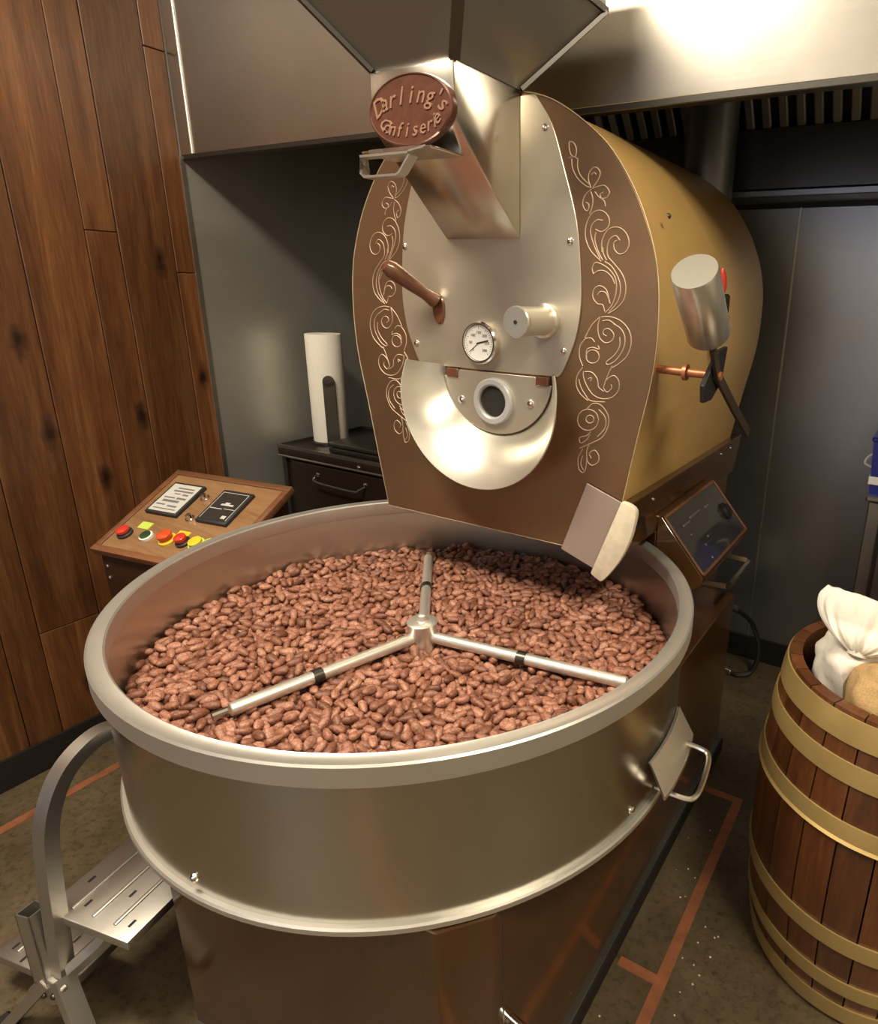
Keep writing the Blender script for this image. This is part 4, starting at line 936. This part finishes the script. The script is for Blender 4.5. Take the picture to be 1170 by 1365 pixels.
# ------------------------------------------------------------------ cocoa beans: packed as chains of spheres, then skinned
def pack_beans(N, R, seed, iters):
    g = np.random.default_rng(seed)
    r = np.sqrt(g.random(N)) * (R - .01); a = g.random(N) * 2 * np.pi
    P = np.stack([r * np.cos(a), r * np.sin(a), .005 + g.random(N) * .048], 1)
    yaw = g.random(N) * np.pi * 2; pit = (g.random(N) - .5) * .8
    D = np.stack([np.cos(yaw) * np.cos(pit), np.sin(yaw) * np.cos(pit), np.sin(pit)], 1)
    L = .0090 * (.85 + .3 * g.random(N))
    off = np.array([-1, 0, 1.])
    S = P[:, None, :] + D[:, None, :] * (L[:, None, None] * off[None, :, None])
    rad = np.tile(np.array([.0070, .0088, .0070]), (N, 1)) * (.92 + .16 * g.random(N))[:, None]
    own = np.repeat(np.arange(N), 3); rf = rad.reshape(-1); cell = .0192
    for it in range(iters):
        S[:, :, 2] -= .0008 if it < iters * .7 else .0003
        X = S.reshape(-1, 3)
        c = np.floor(X / cell).astype(np.int64) + 200
        key = (c[:, 0] * 512 + c[:, 1]) * 512 + c[:, 2]
        o = np.argsort(key, kind='stable'); ks = key[o]
        corr = np.zeros_like(X); cnt = np.zeros(len(X))
        for dx in (-1, 0, 1):
            for dy in (-1, 0, 1):
                for dz in (-1, 0, 1):
                    k2 = key + (dx * 512 + dy) * 512 + dz
                    lo = np.searchsorted(ks, k2, 'left'); hi = np.searchsorted(ks, k2, 'right')
                    for j in range(int((hi - lo).max())):
                        v = np.nonzero(lo + j < hi)[0]; w_ = o[lo[v] + j]
                        q = own[v] < own[w_]; v = v[q]; w_ = w_[q]
                        d = X[v] - X[w_]; dist = np.sqrt((d * d).sum(1)) + 1e-9
                        pen = rf[v] + rf[w_] - dist; h = pen > 0
                        if not h.any(): continue
                        v = v[h]; w_ = w_[h]; n = d[h] / dist[h][:, None] * (pen[h] * .5)[:, None]
                        for s in range(3):
                            corr[:, s] += np.bincount(v, n[:, s], len(X)) - np.bincount(w_, n[:, s], len(X))
                        cnt += np.bincount(v, minlength=len(X)) + np.bincount(w_, minlength=len(X))
        X = X + corr / np.maximum(cnt, 1)[:, None] * 1.4
        rr = np.hypot(X[:, 0], X[:, 1]); k = np.minimum(1, (R - rf) / np.maximum(rr, 1e-9)); X[:, :2] *= k[:, None]
        rh = np.hypot(X[:, 0], X[:, 1]); k = np.where(rh < .036 + rf, (.036 + rf) / np.maximum(rh, 1e-4), 1.0); X[:, :2] *= k[:, None]
        X[:, 2] = np.maximum(X[:, 2], rf)
        S = X.reshape(N, 3, 3)
        Cn = S.mean(1); A_ = S[:, 2] - S[:, 0]; A_ /= np.linalg.norm(A_, axis=1)[:, None]
        S = Cn[:, None, :] + A_[:, None, :] * (L[:, None, None] * off[None, :, None])
    return Cn, A_, L, rad[:, 1]
NB, HR = 4100, 0.558
bc_, ba_, bl_, brd = pack_beans(NB, HR, 4, 75)

def heap_z(x, y):
    """floor the beans rest on: nearly level, lower round the hub and in the furrow the right-hand arm ploughs"""
    z = 0.7310 + 0.004 * np.sin(5 * x + 1) * np.cos(4 * y)
    r = np.hypot(x, y); z = z - 0.022 * np.exp(-(r / 0.075) ** 2) + 0.010 * np.clip((r - 0.40) / 0.15, 0, 1) * (y < 0.2)
    for ang, dep in ((8, 0.016), (-106, 0.008)):
        a = math.radians(ang); t = x * math.cos(a) + y * math.sin(a); s = -x * math.sin(a) + y * math.cos(a)
        z = z - dep * np.exp(-((s + 0.022 * (1 if ang == 8 else -1)) / 0.022) ** 2) * (t > 0.03) * (t < 0.5)
    return z
# bean skins: three shapes of a slightly flattened, tapering, wrinkled bean (long axis = x)
def bean_mesh(seed):
    g = random.Random(seed); bm = bmesh.new(); bmesh.ops.create_uvsphere(bm, u_segments=10, v_segments=8, radius=1.0)
    bend = g.uniform(-0.16, 0.16); tap = g.uniform(0.10, 0.28)
    from mathutils import noise
    for v in bm.verts:
        n = v.co.copy(); x, y, z = n.z, n.x, n.y
        f = 1 - tap * x - 0.10 * x * x
        wv = (1 + 0.16 * noise.noise(n * 2.2 + Vector((seed * 7.1, 0, 0)))) * math.sqrt((1 - abs(x) ** 3.0 + 1e-4) / (1 - x * x + 1e-4)) * 0.95
        v.co = Vector((x * 0.0131, y * 0.0076 * f * wv + bend * 0.006 * (x * x - 0.4), z * 0.0062 * f * wv))
    bmesh.ops.recalc_face_normals(bm, faces=bm.faces)
    for f in bm.faces: f.smooth = True
    me = bpy.data.meshes.new('cocoa_bean'); bm.to_mesh(me); bm.free(); me.materials.append(M['bean']); return me
bmeshes = [bean_mesh(i + 1) for i in range(4)]
gz = np.random.default_rng(9)
Zb = heap_z(bc_[:, 0], bc_[:, 1]) + bc_[:, 2]
pos = np.stack([bc_[:, 0] + TX, bc_[:, 1] + TY, Zb], 1)
roll_ = gz.normal(0, 0.5, NB)
up = np.array([0, 0, 1.0])
xa = ba_ * np.where(gz.random(NB) < .5, -1, 1)[:, None]
ya = np.cross(up, xa); ya /= np.linalg.norm(ya, axis=1)[:, None] + 1e-9; za = np.cross(xa, ya)
cr, sr_ = np.cos(roll_)[:, None], np.sin(roll_)[:, None]
ya, za = ya * cr + za * sr_, za * cr - ya * sr_
scl = ((bl_ / .0090) * 0.55 + 0.45 * (brd / .0088)) * 1.26
# which beans show largest: on top of the heap, not hidden by the near rim, nearest to the lens
camp = np.array([0, 0, 1.5]); dv = pos - camp; tt = (RIM - 1.5) / dv[:, 2]
vis = np.hypot(dv[:, 0] * tt - TX, dv[:, 1] * tt - TY) < 0.55
ordz = np.ones(NB, bool)
cell = {}
for i in range(NB): cell.setdefault((int(pos[i, 0] // .014), int(pos[i, 1] // .014)), []).append(i)
for i in range(NB):
    cx_, cy_ = int(pos[i, 0] // .014), int(pos[i, 1] // .014)
    for a in (-1, 0, 1):
        for b_ in (-1, 0, 1):
            for j in cell.get((cx_ + a, cy_ + b_), ()):
                if pos[j, 2] > pos[i, 2] + .007 and np.hypot(*(pos[j, :2] - pos[i, :2])) < .0130: ordz[i] = False
cand = np.nonzero(vis & ordz)[0]; cand = cand[np.argsort(np.linalg.norm(dv[cand], axis=1))][:300]
single = np.zeros(NB, bool); single[cand] = True
for i in cand:
    o = bpy.data.objects.new('cocoa_bean', bmeshes[int(i) % 4]); C.objects.link(o)
    m = Matrix((xa[i] * scl[i], ya[i] * scl[i], za[i] * scl[i])).transposed().to_4x4(); m.translation = Vector(pos[i]); o.matrix_world = m
    tag(o, 'roasted reddish-brown cocoa bean lying on the near front of the heap in the steel tray', 'bean', 'cocoa beans at the near front of the tray')
VV, FF, nb = [], [], 0
for k in range(4):
    me = bmeshes[k]; nv = len(me.vertices); co = np.empty(nv * 3); me.vertices.foreach_get('co', co); co = co.reshape(-1, 3)
    fl_ = [tuple(p.vertices) for p in me.polygons]
    tri = np.array([t for f in fl_ for t in ([(f[0], f[1], f[2])] if len(f) == 3 else [(f[0], f[1], f[2]), (f[0], f[2], f[3])])])
    ids = np.nonzero((np.arange(NB) % 4 == k) & ~single)[0]
    R3 = np.stack([xa[ids], ya[ids], za[ids]], 1) * scl[ids][:, None, None]
    v = np.einsum('nk,mkj->mnj', co, R3) + pos[ids][:, None, :]
    VV.append(v.reshape(-1, 3)); FF.append((tri[None] + (np.arange(len(ids)) * nv)[:, None, None]).reshape(-1, 3) + nb); nb += len(ids) * nv
# the packed mass under the top layers
ang = np.linspace(0, 2 * np.pi, 64, endpoint=False); dv_, df_ = [], []
for q in np.linspace(0.02, HR + 0.003, 24):
    x, y = q * np.cos(ang), q * np.sin(ang); dv_.append(np.stack([x + TX, y + TY, heap_z(x, y) + 0.004], 1))
dvv = np.concatenate(dv_)
for a in range(23):
    for i in range(64):
        p, q, r_, s = a * 64 + i, a * 64 + (i + 1) % 64, (a + 1) * 64 + (i + 1) % 64, (a + 1) * 64 + i
        df_ += [(p, q, r_), (p, r_, s)]
VV.append(dvv); FF.append(np.array(df_) + nb)
Vh = np.concatenate(VV); Fh = np.concatenate(FF)
me = bpy.data.meshes.new('cocoa_bean_heap'); me.vertices.add(len(Vh)); me.vertices.foreach_set('co', (Vh - np.array([TX, TY, 0.70])).ravel())
me.loops.add(Fh.size); me.loops.foreach_set('vertex_index', Fh.ravel().astype(np.int32))
me.polygons.add(len(Fh)); me.polygons.foreach_set('loop_start', np.arange(0, Fh.size, 3, dtype=np.int32))
me.polygons.foreach_set('use_smooth', np.ones(len(Fh), bool)); me.update(calc_edges=True); me.validate()
hp_ = link('cocoa_bean_heap', me, 'bean'); hp_.location = (TX, TY, 0.70); hp_['kind'] = 'stuff'
tag(hp_, 'heap of roasted reddish-brown cocoa beans filling the round steel tray', 'beans')

# crumbs of husk on the floor
b = B(); g_ = random.Random(3)
for _ in range(30):
    x, y = g_.uniform(-0.40, -0.14), g_.uniform(0.80, 1.75)
    if -0.335 < x < -0.29: x += 0.06
    if math.hypot(x - BX, y - BY) < 0.31: continue
    r = g_.uniform(0.0012, 0.0030)
    t = bmesh.ops.create_icosphere(b, subdivisions=1, radius=r)
    for v in t['verts']: v.co = Vector((v.co.x * g_.uniform(0.8, 1.3) + x, v.co.y + y, v.co.z * 0.5 + r * 0.5))
cr_ = obj('floor_crumbs', b, 'scraper_wood', None, (-0.24, 1.2, 0)); cr_['kind'] = 'stuff'
tag(cr_, 'pale husk crumbs scattered on the floor between roaster and barrel', 'crumbs')
